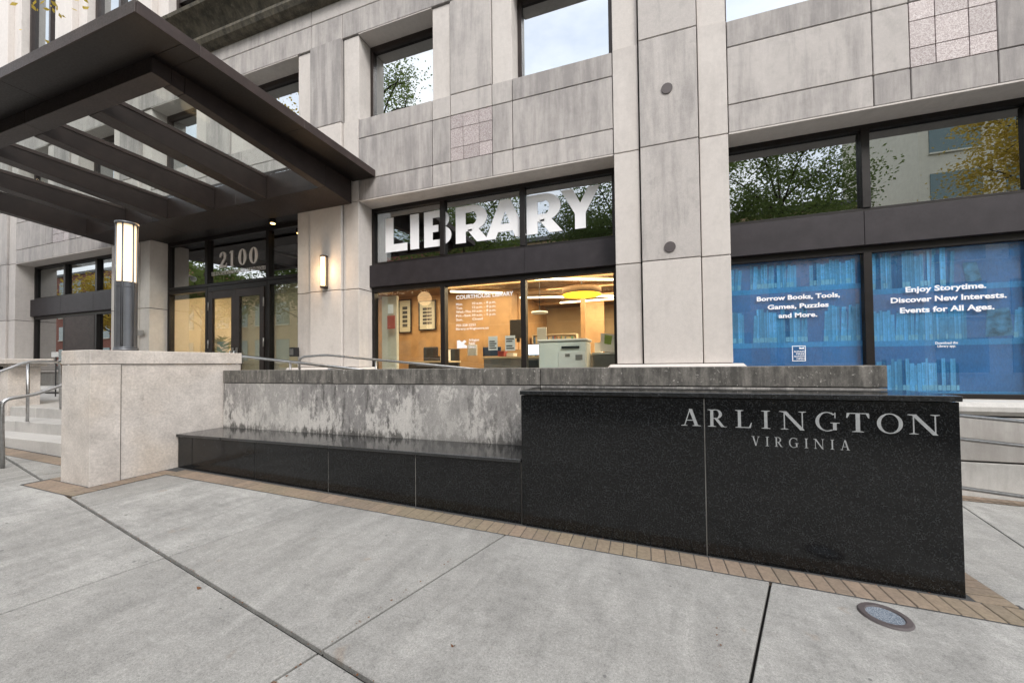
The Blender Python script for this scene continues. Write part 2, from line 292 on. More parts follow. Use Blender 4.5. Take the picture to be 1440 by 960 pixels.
def glyph(ch, T=.15, t=.05, sf=.045, sl=.085):
    """serif capital, cap height 1; T thick, t thin strokes; returns (polygons, width)"""
    def ser(x, y, wd=None, up=True):
        h = (wd or T)/2+sl; return [[(x-h, y), (x+h, y), (x+h, y+(sf if up else -sf)*.6), (x+(wd or T)/2, y+(sf if up else -sf)*1.5), (x-(wd or T)/2, y+(sf if up else -sf)*1.5), (x-h, y+(sf if up else -sf)*.6)]]
    def stem(x, wd=None): return [rc(x-(wd or T)/2, 0, x+(wd or T)/2, 1)]+ser(x, 0, wd)+ser(x, 1, wd, False)
    s0 = T/2+sl
    if ch == 'I': return stem(s0), 2*s0
    if ch == 'L': return stem(s0)+[rc(s0, 0, s0+.52, t)]+[[(s0+.52, 0), (s0+.58, .30), (s0+.54, .30), (s0+.44, t)]], s0+.58
    if ch == 'E': return stem(s0)+[rc(s0, 0, s0+.5, t), rc(s0, 1-t, s0+.48, 1), rc(s0, .5-t/2, s0+.36, .5+t/2), [(s0+.5, 0), (s0+.55, .27), (s0+.51, .27), (s0+.42, t)], [(s0+.48, 1), (s0+.50, .75), (s0+.46, .75), (s0+.4, 1-t)], rc(s0+.34, .39, s0+.38, .61)], s0+.55
    if ch == 'T': return [rc(.36-T/2, 0, .36+T/2, 1)]+ser(.36, 0)+[rc(0, 1-t, .72, 1), [(0, 1), (-.02, .74), (.02, .74), (.1, 1-t)], [(.72, 1), (.74, .74), (.70, .74), (.62, 1-t)]], .72
    if ch == 'N': return [rc(.12-t/2, 0, .12+t/2, 1), rc(.80-t/2, 0, .80+t/2, 1), st(.12, 1, .80, -.02, T*1.15)]+ser(.12, 0, t)+ser(.80, 1, t, False)+ser(.07, 1, t, False), .94
    if ch == 'M': return [st(.14, 0, .18, 1, t), st(.20, 1, .50, 0, T*1.1), st(.50, 0, .84, 1, t), st(.86, 0, .84, 1, T)]+ser(.14, 0, t)+ser(.86, 0)+ser(.15, 1, t, False)+ser(.88, 1, t, False), 1.02
    if ch == 'V': return [st(.14, 1, .42, 0, T*1.1), st(.42, 0, .68, 1, t)]+ser(.13, 1, T, False)+ser(.69, 1, t, False), .82
    if ch == 'A': return [st(.42, 1, .70, 0, T*1.1), st(.40, 1, .13, 0, t*1.1), rc(.22, .31, .62, .31+t)]+ser(.12, 0, t)+ser(.70, 0, T), .85
    if ch in 'RBP':
        r = stem(s0)+[rc(s0, 1-t, s0+.2, 1), rc(s0, .47, s0+.2, .47+t)]+arc(s0+.2, .735, .27, .265, T, t, -90, 90)
        if ch == 'R': return r+[st(s0+.19, .49, s0+.50, 0, T*1.1)]+[rc(s0+.44, 0, s0+.68, sf*.7)], s0+.66
        if ch == 'B': return r+[rc(s0, 0, s0+.2, t)]+arc(s0+.2, .26, .30, .26, T, t, -90, 90), s0+.52
        return r, s0+.48
    if ch == 'O': return arc(.46, .5, .46, .52, T, t, 0, 360, 32), .92
    if ch == 'C': return arc(.46, .5, .46, .52, T, t, 48, 312, 26)+[rc(.74, .68, .78, .98), rc(.74, .08, .78, .22)], .82
    if ch == 'G': return arc(.46, .5, .46, .52, T, t, 48, 300, 26)+[rc(.75, .70, .79, 1.0), rc(.70-.02, .06, .70+T-.02, .44), rc(.58, .42, .94, .42+sf)], .92
    if ch == 'Z': return [rc(.02, 0, .62, t), rc(.04, 1-t, .64, 1), st(.10, 0, .56, 1, T)]+[rc(.04, .78, .08, 1), rc(.58, 0, .62, .24)], .66
    if ch == '.': return [rc(.02, 0, .14, .13)], .16
    if ch == '0': return arc(.27, .5, .27, .51, T, t, 0, 360, 28), .54
    if ch == '1': return [rc(.2-T/2, 0, .2+T/2, 1)]+ser(.2, 0)+[[(.2-T/2, 1), (.0, .86), (.0, .82), (.2-T/2, .88)]], .42
    if ch == '2': return arc(.25, .72, .25, .28, T, t, -35, 175, 18)+[st(.08, .06, .385, .56, T), [(0, 0), (.50, 0), (.52, .26), (.48, .26), (.44, .13), (0, .13)]]+[rc(.02, .66, .13, .78)], .54
    return [], .4
def bold_glyph(ch):
    T = .26
    if ch == 'L': return [rc(0, 0, T, 1), rc(T, 0, .70, .22)], .70
    if ch == 'I': return [rc(0, 0, T, 1)], T
    if ch == 'A': return [[(.0, 0), (.27, 0), (.63, 1), (.39, 1)], [(.78, 0), (1.06, 0), (.66, 1), (.42, 1)], rc(.30, .17, .76, .37)], 1.06
    if ch == 'Y': return [rc(.34, 0, .60, .42), [(.0, 1), (.29, 1), (.60, .38), (.34, .38)], [(.66, 1), (.94, 1), (.60, .38), (.345, .38)]], .94
    if ch == 'B': return [rc(0, 0, T, 1), rc(T, 0, .45, .19), rc(T, .41, .43, .60), rc(T, .81, .43, 1)]+arc(.43, .735, .32, .265, .25, .19, -60, 90)+arc(.45, .285, .36, .285, .27, .19, -90, 68), .82
    if ch == 'R': return [rc(0, 0, T, 1), rc(T, .30, .42, .49), rc(T, .81, .42, 1)]+arc(.42, .655, .38, .345, .26, .17, -90, 90)+[[(.30, .34), (.56, .38), (.84, 0), (.54, 0)]], .84
def letters(seq, y, mat, name, parent, glyphs, one=False, gp=None):
    """seq: (char, x0, x1, zbase, height)"""
    acc = G(); k = 0
    for ch, x0, x1, z0, h in seq:
        P, wd = glyphs(ch); sx = (x1-x0)/wd if x1 else h*.9
        for pg in P:
            k += 1; yy = y-.00015*(k % 9)
            acc.prism([(x0+px*sx, yy, z0+py*h) for px, py in pg], (0, .0016, 0))
        if one: acc.out(name, mat, parent); acc = G()
    if not one: return acc.out(name, mat, parent)
    acc.bm.free()

# ============================================================ GROUND
base = G()
N = 24
def sheet(x0, x1, y0, y1, dz):
    b = G()
    xs = [x0+(x1-x0)*i/N for i in range(N+1)]
    for a, c in zip(xs, xs[1:]): b.quad((a, y0, g(a)+dz), (c, y0, g(c)+dz), (c, y1, g(c)+dz), (a, y1, g(a)+dz))
    return b
gr = G(); gr.quad((-300, -300, -4.4), (300, -300, -4.4), (300, 300, -4.4), (-300, 300, -4.4)); gr.out('ground', 'asphalt', kind='structure')
sheet(-60, 60, -18, -3.2, -.16).out('road', 'asphalt', kind='structure')
pav = sheet(-60, 60, -3.05, 8, -.028).out('sidewalk', 'joint_dark', loc=(0, 0, g(0)), kind='structure')
sheet(-60, 60, -21.8, -18, -.03).out('far_sidewalk', 'paving_concrete', kind='structure')
k = G(); k.prism([(-60, -3.2, g(-60)-.4), (60, -3.2, g(60)-.4), (60, -3.2, g(60)), (-60, -3.2, g(-60))], (0, .15, 0)); k.out('kerb', 'step_stone', kind='structure')
# slabs of the sidewalk, on a grid turned 10 degrees to the building
ua = Vector((.984, -.177)); va = Vector((.177, .984)); A0 = Vector((-1.518, 1.485))
def clip(poly, ax, lim, keep_less):
    out = []
    for p, q in zip(poly, poly[1:]+poly[:1]):
        ip = (p[ax] <= lim) == keep_less; iq = (q[ax] <= lim) == keep_less
        if ip: out.append(p)
        if ip != iq:
            t = (lim-p[ax])/(q[ax]-p[ax]); out.append(p.lerp(q, t))
    return out
JU = [(-15.5, 0), (-13.8, 0), (-12.1, 0), (-10.4, 0), (-8.7, -.1), (-6.95, -.12), (-5.19, -.13), (-3.45, -.126), (-1.72, 0), (-.0, .09), (1.684, .158), (3.65, .05), (5.4, 0), (7.2, 0)]
vs = [-4.6, -3.0, -1.72, 0, 8.5]
for i, ((u0, k0), (u1, k1)) in enumerate(zip(JU, JU[1:])):
    for j, (v0, v1) in enumerate(zip(vs, vs[1:])):
        gv0 = .012 if abs(v0) < .01 else .006; gv1 = .012 if abs(v1) < .01 else .006
        wide = lambda u: .0075 if u in (0, 1.684) else (.007 if u == -.0 else .0065)
        gl = wide(u0); gr_ = wide(u1)
        q = [A0+ua*(u+kk*v)+va*v for u, kk, v in ((u0+gl, k0, v0+gv0), (u1-gr_, k1, v0+gv0), (u1-gr_, k1, v1-gv1), (u0+gl, k0, v1-gv1))]
        cuts = [(1, 5.6, True), (1, -2.95, False), (0, 16, True)]
        if j == 3 and u1 < -5: cuts[0] = (1, 3.3, True)
        elif j == 3 and u1 < 2: cuts[0] = (1, 3.5, True)
        for ax, lim, less in cuts:
            q = clip(q, ax, lim, less)
            if len(q) < 3: break
        if len(q) < 3: continue
        b = G(); dz = rnd.uniform(-.0015, .0015)
        b.prism([(p.x, p.y, g(p.x)-.05+dz) for p in q], (0, 0, .05))
        bmesh.ops.recalc_face_normals(b.bm, faces=b.bm.faces)
        bmesh.ops.bevel(b.bm, geom=[e for e in b.bm.edges if abs(e.verts[0].co.z-g(e.verts[0].co.x)-dz) < .004 and abs(e.verts[1].co.z-g(e.verts[1].co.x)-dz) < .004], offset=.004, segments=1, affect='EDGES')
        b.out('paving_slab', 'paving_concrete', pav)
# brick bands
bk = cube_me(.0955, .195, .05, .004, 'brick'); bk.materials.append(M['brick_paver'])
def bricks(x0, y0, nx, along_x=True, parent=pav, n0=0):
    for i in range(nx):
        x = x0+(.1*i if along_x else 0)+.05*(1 if along_x else 2); y = y0+(.1*i+.05 if not along_x else .1)
        o = link('brick', bk, parent, (x, y, g(x)-.018+rnd.uniform(-.001, .0015)), rot=(0, .0325, (0 if along_x else math.pi/2)+rnd.uniform(-.008, .008)))
for x0, x1, y0, y1 in ((-5.385, 2.13, 2.978, 3.24), (-6.34, -5.38, 2.183, 2.42), (-5.6, -5.373, 2.42, 3.3), (1.89, 2.112, 3.24, 5.4), (2.1, 4.75, 5.583, 5.85), (-11.2, -6.1, 2.723, 2.97)):
    q = G(); q.quad((x0, y0, g(x0)+.0022), (x1, y0, g(x1)+.0022), (x1, y1, g(x1)+.0022), (x0, y1, g(x0)+.0022)); q.out('brick_bed', 'asphalt', pav)
bricks(-5.38, 2.985, 75)
bricks(-6.28, 2.19, 7); bricks(-5.58, 2.19, 8, False)
bricks(-5.58, 2.19+.8, 1, False)
bricks(-6.3, 2.39, 0)
for xx in (-6.33,):
    bricks(xx, 2.40, 5, False)
bricks(1.905, 3.19, 22, False)
bricks(2.12, 5.59, 26)
bricks(-11.2, 2.73, 49)

# ============================================================ GRANITE SIGN WALL + BENCH
sg = thing('sign_wall', 'polished black granite sign wall engraved ARLINGTON VIRGINIA in front of the library', 'sign', (.42, 3.3, g(.42)))
def sloped_panel(name, x0, x1, y0, y1, ztop, mat, parent):
    b = G(); b.prism([(x0, y0, g(x0)-.03), (x1, y0, g(x1)-.03), (x1, y0, ztop), (x0, y0, ztop)], (0, y1-y0, 0))
    bmesh.ops.recalc_face_normals(b.bm, faces=b.bm.faces); bmesh.ops.bevel(b.bm, geom=b.bm.edges[:], offset=.002, segments=1, affect='EDGES')
    return b.out(name, mat, parent)
sloped_panel('granite_panel', -1.028, .416, 3.212, 3.22, -.272, 'granite_face', sg)
sloped_panel('granite_panel', .423, 1.872, 3.212, 3.22, -.272, 'granite_face', sg)
sloped_panel('core', -1.024, 1.836, 3.2205, 3.755, -.276, 'stone_base', sg)
sloped_panel('granite_panel', 1.8365, 1.872, 3.2205, 3.757, -.272, 'granite_face', sg)
box('granite_top', -1.036, 1.884, 3.2, 3.765, -.268, -.232, 'granite_top', sg, .003)
AR = [('A', .262, .388), ('R', .441, .565), ('L', .624, .730), ('I', .79, .845), ('N', .912, 1.06), ('G', 1.114, 1.248), ('T', 1.292, 1.412), ('O', 1.454, 1.590), ('N', 1.625, 1.775)]
letters([(c, a, b+.0, -.483, .128) for c, a, b in AR], 3.2112, 'letter_gray', 'letter', sg, lambda ch: glyph(ch, .145, .045, .04, .125), True)
VI = 'VIRGINIA'; wds = [glyph(c, .13, .05, .045, .10)[1]*.067*.92 for c in VI]; gap = (1.305-.727-sum(wds))/7; x = .727; sq = []
for c, wd in zip(VI, wds): sq.append((c, x, x+wd, -.608, .067)); x += wd+gap
letters(sq, 3.2112, 'letter_gray', 'letter', sg, lambda ch: glyph(ch, .13, .05, .045, .10), True)
bn = thing('granite_bench', 'long black granite bench with glossy top against the stained wall', 'bench', (-3.3, 3.5, g(-3.3)))
bx = [-5.585, -5.32, -4.25, -3.185, -2.115, -1.04]
for a, b in zip(bx, bx[1:]): sloped_panel('granite_panel', a+.0035, b-.0035, 3.225, 3.233, -.868, 'granite_face', bn)
sloped_panel('core', -5.58, -1.045, 3.2335, 3.75, -.872, 'stone_base', bn)
for a, b in ((-5.592, -3.3), (-3.298, -1.04)): box('granite_top', a, b, 3.205, 3.765, -.864, -.832, 'granite_top', bn, .003)

# ============================================================ RETAINING WALL + PIER
rw = thing('retaining_wall', 'low concrete wall with heavy black and white weather stains behind the bench', 'wall', (-2, 3.9, g(-2)))
wx = [-5.59, -3.93+.25, -1.75, .1, 1.785]
wx = [-5.59, -3.665, -1.0, 1.785]
for a, b in zip(wx, wx[1:]):
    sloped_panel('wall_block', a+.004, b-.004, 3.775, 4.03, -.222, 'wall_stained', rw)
    box('cap', a+.003, b-.003, 3.77, 4.05, -.216, -.042, 'wall_cap', rw, .006)
pr = thing('stone_pier', 'pale square stone pier with a cap at the foot of the steps', 'pier', (-5.85, 3, g(-5.85)))
sloped_panel('corner_block', -6.12, -5.585, 2.405, 2.66, .045, 'pier_stone', pr)
sloped_panel('side_panel', -6.10, -5.600, 2.672, 4.03, .045, 'pier_stone', pr)
box('cap', -6.125, -5.58, 2.40, 4.035, .051, .205, 'pier_stone', pr, .006)

# ============================================================ PLAZA, RAMP, STEPS
pz = G(); pz.box(-30, -5.62, 3.745, 8.5, -1.4, -.66); plaza = pz.out('plaza', 'step_stone', kind='structure')
rm = G(); rm.prism([(-5.618, 4.06, -.664), (2.2, 4.06, g(2.2)+.004), (2.2, 4.06, -1.62), (-5.618, 4.06, -1.5)], (0, 1.68, 0)); rm.out('ramp', 'paving_concrete', kind='structure')
sp_ = thing('entrance_steps', 'three pale stone steps up to the plaza between the stone pier and the end wall', 'steps', (-8.5, 3.2, g(-8.5)))
for i, (y0, zt) in enumerate(((2.96, -1.0), (3.28, -.83), (3.62, -.6605))):
    xx = [-10.86, -9.4-.3*i, -7.9+.35*i, -6.13]
    for a, b in zip(xx, xx[1:]): box('step', a+.002, b-.002, y0, 3.9 if i < 2 else 3.743+.12, zt-.2 if i else -1.35, zt, 'step_stone', sp_, .008)
nw = thing('end_wall', 'low pale wall with projecting cap left of the entrance steps', 'wall', (-11.6, 3.8, -1))
box('wall_block', -14.5, -11.32, 3.62, 4.0, -1.3, .06, 'pier_stone', nw); box('wall_block', -11.31, -10.9, 3.6, 4.0, -1.3, .06, 'pier_stone', nw)
box('cap', -14.6, -10.7, 3.5, 4.1, .105, .2, 'pier_stone', nw, .01); box('moulding', -14.55, -10.8, 3.56, 4.05, .065, .1, 'pier_stone', nw, .01)
for zz in (.03, -.62):
    b = G(); b.tube([(-11.12, 3.6, zz), (-11.12, 3.52, zz)], [.05, .035], 12); b.out('bracket', 'black_plastic', nw)

# handrails
def rail(label, parts, grp='stainless handrails'):
    first = parts[0][1][0]; t = thing('handrail', label, 'handrail', (first[0], first[1], first[2]), grp)
    for nm, pts, r, fl in parts:
        b = G(); b.tube(pts, r, 10, True, fl); b.out(nm, 'stainless', t)
    return t
rail('stainless handrail whose post stands on the sidewalk at the foot of the steps', [('rail', [(-7.4, 2.415, g(-7.4)), (-7.4, 2.40, -.36), (-7.4, 2.66, -.325), (-7.4, 3.75, .16), (-7.4, 4.1, .2)], .021, .09), ('post', [(-7.4, 4.1, .2), (-7.4, 4.1, -.66)], .019, 0)])
rail('stainless handrail bent down to a post at the top of the steps', [('rail', [(-9.22, 2.3, -.36), (-9.22, 3.02, .0), (-9.22, 3.22, .12), (-9.22, 3.6, .13), (-9.22, 3.62, -.66)], .021, .09), ('post', [(-9.22, 3.25, .10), (-9.22, 3.25, -.82)], .019, 0), ('post', [(-9.22, 2.3, -.36), (-9.22, 2.3, g(-9.2))], .019, 0)])
rail('short stainless handrail on the plaza by the left window', [('rail', [(-13.4, 4.6, -.18), (-13.1, 4.75, .06), (-12.2, 4.9, .24)], .02, .05), ('post', [(-13.1, 4.72, .04), (-13.1, 4.72, -.66)], .018, 0), ('post', [(-12.2, 4.9, .22), (-12.2, 4.9, -.66)], .018, 0)])
def zB(x): return .197-.0955*(x+5.25)
rail('stainless handrail rising from behind the stained wall beside the entrance doors', [('rail', [(-6.12, 4.3, .19), (-3.0, 4.3, .19-.1*3.12)], .021, 0), ('post', [(-4.95, 4.3, .07), (-4.95, 4.3, -.70)], .018, 0), ('post', [(-6.05, 4.3, .18), (-6.05, 4.3, -.66)], .018, 0)])
rail('long stainless three bar handrail sloping down the ramp under the library windows', [('rail', [(-5.88, 5.3, -.66), (-5.88, 5.3, .17), (-5.25, 5.3, .197), (5.2, 5.6, zB(5.2))], .021, .12),
     ('rail', [(-5.25, 5.33, -.05), (5.2, 5.6, zB(5.2)-.255)], .021, 0), ('rail', [(-5.25, 5.33, -.55), (5.2, 5.6, zB(5.2)-.79)], .021, 0)]+[('post', [(x, 5.31+.29*(x+5.25)/10.45, zB(x)), (x, 5.31+.29*(x+5.25)/10.45, zB(x)-.93)], .018, 0) for x in (-4.25, -2.4, -.5, 1.3)])

# ============================================================ LIBRARY BUILDING
B = thing('library_building', 'pale concrete panel library building with dark bronze windows', 'building', (0, 6, -1.5))
core = G()
for k in range(-4, 3):
    c = .38+6.22*k; x0, x1 = c-.74, c+.74
    core.box(x0, x1, 5.935, 6.42, -1.7, 7.1, 0)
    core.box(c+.74, c+6.22-.74, 5.935, 6.40, 3.145, 4.68, 0); core.box(c+.74, c+6.22-.74, 5.935, 6.40, 6.37, 7.1, 0)
    m_ = c+3.11; core.box(m_-.74, m_+.74, 5.96, 6.40, 4.6, 6.5, 0)
    core.box(c+.74, c+6.22-.74, 5.86, 6.40, -1.7, -.52, 0)
core.out('backing', 'joint_dark', B)
ZJ = [-.02, 1.46, 3.13, 4.71, 6.36]
J = .006
def panel(x0, x1, y0, z0, z1, mat='precast_gray', y1=6.38, nm='concrete_panel'):
    return box(nm, x0+J, x1-J, y0, y1, z0+J, z1-J, mat, B, .006)
for k in range(-4, 3):
    c = .38+6.22*k
    for z0, z1 in zip(ZJ, ZJ[1:]):
        up = z0 > 4
        ys = 5.925 if up else 5.90
        panel(c-.765, c-.39-J, ys, z0, z1, 'precast_pale'); panel(c+.39+J, c+.765, ys, z0, z1, 'precast_pale')
        panel(c-.39, c+.39, 5.855, z0, z1, 'precast_gray' if z0 > 1 and k != -1 and k != -2 or up else 'precast_pale', 6.0)
    x0, x1 = c+.765, c+6.22-.765; m_ = c+3.11
    # spandrel rows
    for a, b, mt in ((x0, m_-.75, 0), (m_-.75, m_-.39, 0), (m_-.39, m_+.39, 1), (m_+.39, m_+.75, 0), (m_+.75, x1, 0)):
        panel(a, b, 5.90, 3.13, 3.52); panel(a, b, 5.90, 4.32, 4.69)
        if not mt: panel(a, b, 5.90, 3.52, 4.32)
    if k in (-3, -1, 0):
        for ca, cb in ((m_-.39, m_-.15), (m_-.15, m_+.15), (m_+.15, m_+.39)):
            for za, zb in ((3.52, 3.75), (3.75, 4.085), (4.085, 4.32)):
                box('pink_tile', ca+.004, cb-.004, 5.903, 5.96, za+.004, zb-.004, 'pink_tile', B, .002)
    else: panel(m_-.39, m_+.39, 5.90, 3.52, 4.32)
    if k != -2: box('soffit', x0+.002, x1-.002, 5.903, 6.38, 3.112, 3.1335, 'precast_pale', B, .002)
    for a, b in ((x0, m_-.75), (m_+.75, x1)): box('soffit', a+.002, b-.002, 5.90, 6.30, 6.345, 6.3625, 'precast_pale', B, .002)
    # first floor window bay
    panel(m_-.75, m_-.39, 5.93, 4.69, 6.36, 'precast_pale'); panel(m_+.39, m_+.75, 5.93, 4.69, 6.36, 'precast_pale'); panel(m_-.39, m_+.39, 5.90, 4.69, 6.36, 'precast_gray', 6.3)
    panel(x0-.38, x0+2.34, 5.895, 6.36, 6.85); panel(x0+2.34, x1+.38, 5.895, 6.36, 6.85)
    panel(c-.385, c+.385, 5.895, 6.36, 6.85)
    panel(x0-1.148, x0+1.96, 5.895, 6.85, 7.25); panel(x0+1.96, x1+.38, 5.895, 6.85, 7.25)
    # base under the windows
    if k != -2:
        zt = -.49
        box('base_moulding', x0-.02, x1+.02, 5.80, 6.36, zt-.15, zt, 'stone_base', B, .05)
        for i in range(3):
            a = x0+(x1-x0)*i/3; b = x0+(x1-x0)*(i+1)/3
            box('base_panel', a+.003, b-.003, 5.80, 6.0, -1.145, zt-.17, 'stone_base', B, .006); box('base_panel', a+.003, b-.003, 5.80, 6.0, -1.75, -1.165, 'stone_base', B, .006)
    box('base_moulding', c-.885, c+.885, 5.70, 6.3, -.12, -.022, 'precast_pale', B, .045)
    box('base_panel', c-.86, c+.86, 5.73, 6.3, -1.145, -.13, 'stone_base', B, .006); box('base_panel', c-.86, c+.86, 5.73, 6.3, -1.75, -1.165, 'stone_base', B, .006)
# cornice
prof = [(5.93, 7.13), (5.82, 7.15), (5.73, 7.20), (5.68, 7.28), (5.70, 7.36), (5.78, 7.40), (5.74, 7.47), (5.66, 7.56), (5.55, 7.65), (5.42, 7.72), (5.40, 7.78), (6.6, 7.80), (6.6, 7.13)]
cx_ = [-31+4.67*i for i in range(12)]
for a, b in zip(cx_, cx_[1:]):
    q = G(); q.prism([(a+.004, y, z) for y, z in prof], (b-a-.008, 0, 0))
    for f in q.bm.faces: f.smooth = False
    q.out('cornice', 'cornice_stone', B)
# upper storey: piers and tall windows
back = G(); back.box(-31, 20, 7.6, 7.9, 7.7, 15, 0); back.out('upper_wall', 'bronze_dark', B)
x = -29.6
while x < 12:
    box('upper_pier', x, x+.95, 6.75, 7.6, 7.81, 15, 'precast_pale', B, .01); box('upper_pier', x+.95, x+1.4, 6.90, 7.6, 7.81, 15, 'precast_pale', B, .01)
    fr = G(); a, b = x+1.4, x+3.93
    for u in (a+.05, (a+b)/2, b-.05): fr.box(u-.05, u+.05, 7.1, 7.3, 7.81, 15, 0)
    fr.box(a, b, 7.12, 7.28, 10.4, 10.55, 0); f = fr.out('window', 'bronze', B)
    gq = G(); gq.box(a, b, 7.19, 7.21, 7.82, 14.9, 0); gq.out('pane', 'glass_sky', f)
    x += 3.93
# vents
for z in (3.91, 1.635):
    b = G(); b.tube([(.37, 5.855, z), (.37, 5.84, z)], .075, 28); b.out('vent_cover', 'vent_metal', B)

# --- windows
def window(x0, x1, z0, z1, divs, gl, y=6.33, fw=.06, parent=B, mull=.045, fm='bronze_dark', top=.09):
    fr = G(); fr.box(x0, x0+fw, y-.06, y+.06, z0, z1); fr.box(x1-fw, x1, y-.06, y+.06, z0, z1); fr.box(x0+fw, x1-fw, y-.06, y+.06, z1-top, z1); fr.box(x0+fw, x1-fw, y-.06, y+.06, z0, z0+fw)
    for d in divs: fr.box(d-mull, d+mull, y-.075, y+.06, z0+fw, z1-top)
    f = fr.out('window', fm, parent)
    xs = [x0+fw]+[v for d in divs for v in (d-mull, d+mull)]+[x1-fw]; ps = []
    gls = gl if isinstance(gl, (list, tuple)) else [gl]*(len(divs)+1)
    for i in range(0, len(xs), 2):
        q = G(); q.box(xs[i], xs[i+1], y-.004, y+.004, z0+fw, z1-top, 0); ps.append(q.out('pane', gls[i//2], f))
    return f, ps
def band(x0, x1, z0, z1, joints, y=6.2):
    js = [x0]+joints+[x1]
    for a, b in zip(js, js[1:]): box('metal_band', a+.002, b-.002, y, 6.40, z0, z1, 'band_metal', B, .003)
Lx0, Lx1 = -5.085, -.385
fu, pu = window(Lx0, Lx1, 1.97, 3.13, [-3.50, -1.945], 'glass_mirror')
band(Lx0-.06, Lx1, 1.54, 1.968, [-1.9])
fl, pl = window(Lx0, Lx1, -.48, 1.54, [-3.50, -1.945], 'glass_clear')
Rx0, Rx1 = 1.145, 5.835
fr_, prr = window(Rx0, Rx1, 1.945, 3.13, [2.80, 4.40], 'glass_mirror')
band(Rx0, Rx1, 1.50, 1.943, [2.74, 4.36])
fb, pb = window(Rx0, Rx1, -.485, 1.50, [2.79, 4.38], 'glass_clear', fw=.055)
# bay left of the entrance
fa, pa = window(-17.5, -12.83, 2.10, 3.13, [-15.85, -14.3], 'glass_mirror'); band(-17.62, -12.83, 1.60, 2.098, [-15.9, -14.3])
f2, p2 = window(-17.5, -12.83, -.66, 1.60, [-15.85, -14.3], ['glass_dark', 'glass_dark', 'glass_dark']); box('door_panel', -15.79, -14.35, 6.25, 6.31, -.6, 1.5, 'bronze_light', f2)
# upstairs windows
box('upper_dark_box', -31, 12, 7.4, 7.5, 4.4, 6.6, 'bronze_dark', B, 0); box('upper_dark_box_floor', -31, 12, 6.42, 7.39, 4.4, 4.5, 'bronze_dark', B, 0); box('upper_dark_box_top', -31, 12, 6.42, 7.39, 6.55, 6.6, 'bronze_dark', B, 0)  # dark boxing added behind the upstairs panes so no sky shows through
for k in (-4, -3, -2, -1, 0, 1):
    c = .38+6.22*k; m_ = c+3.11
    for a, b in ((c+.765, m_-.75), (m_+.75, c+5.455)):
        window(a, b, 4.69, 6.37, [], 'glass_sky', 6.30, .07, fm='bronze', top=.13)
# bay beyond the left frame
window(-23.7, -19.0, -.48, 3.13, [-22.1, -20.5], 'glass_mirror')
# --- entrance
ent, pe = window(-11.29, -6.59, 1.93, 3.13, [-9.86, -7.88], ['glass_dark', 'glass_dark', 'glass_dark'], fw=.07)
es, ps_ = window(-11.29, -9.84, -.66, 1.92, [], 'glass_clear', fw=.07); es2, ps2 = window(-7.90, -6.59, -.66, 1.92, [], 'glass_clear', fw=.07)
hd = G(); hd.box(-9.83, -7.91, 6.27, 6.39, 1.80, 1.92); hd.box(-9.83, -9.765, 6.27, 6.39, -.66, 1.80); hd.box(-7.975, -7.91, 6.27, 6.39, -.66, 1.80); hd.out('door_frame', 'bronze_dark', B)
for a, b, hinge in ((-9.762, -8.872, 0), (-8.868, -7.978, 1)):
    d = G(); d.box(a, a+.13, 6.25, 6.31, -.65, 1.79); d.box(b-.13, b, 6.25, 6.31, -.65, 1.79); d.box(a+.13, b-.13, 6.25, 6.31, 1.62, 1.79); d.box(a+.13, b-.13, 6.25, 6.31, -.65, -.35)
    dd = d.out('door', 'bronze', B)
    q = G(); q.box(a+.13, b-.13, 6.276, 6.284, -.35, 1.62, 0); q.out('pane', 'glass_clear', dd)
    hx = b-.065 if hinge == 0 else a+.065
    h = G(); h.box(hx-.03, hx+.03, 6.235, 6.248, .0, .45); h.tube([(hx, 6.245, .1), (hx, 6.18, .1), (hx, 6.18, .38), (hx, 6.245, .38)], .014, 8); h.out('handle', 'stainless', dd)
    for zz in (1.45, .55, -.35):
        hx2 = a+.0 if hinge == 0 else b-.0
        h = G(); h.tube([(hx2, 6.245, zz-.1), (hx2, 6.245, zz+.1)], .015, 8); h.out('hinge', 'brass_plate', dd)
# 2100 and the line beneath
x = -9.50; sq = []
for ch, a, b in (('2', -9.50, -9.24), ('1', -9.16, -8.98), ('0', -8.87, -8.60), ('0', -8.52, -8.24)): sq.append((ch, a, b, 2.36, .37))
letters(sq, 6.315, 'letter_tan', 'numeral', pe[1], lambda ch: glyph(ch, .19, .05, .05, .06), True)
txt = 'ELLEN M. BOZMAN GOVERNMENT CENTER'; wds = [glyph(c)[1]*.075 for c in txt]; gap = (9.76-7.97-sum(wds))/len(txt); x = -9.76; sq = []
for c, wd in zip(txt, wds):
    if c != ' ': sq.append((c, x, x+wd, 2.19, .085))
    x += wd+gap
letters(sq, 6.315, 'letter_tan', 'lettering', pe[1], lambda ch: glyph(ch, .15, .06, .05, .05))
# LIBRARY
LB = [('L', -4.79, -4.29), ('I', -4.223, -4.03), ('B', -3.917, -3.33), ('R', -3.247, -2.59), ('A', -2.655, -1.885), ('R', -1.882, -1.255), ('Y', -1.28, -.637)]
for c, a, b in LB: letters([(c, a, b, 2.222, .675)], 6.318, 'letter_white', 'letter', pu[0 if b < -3.6 else (1 if b < -1.88 else 2)], bold_glyph)
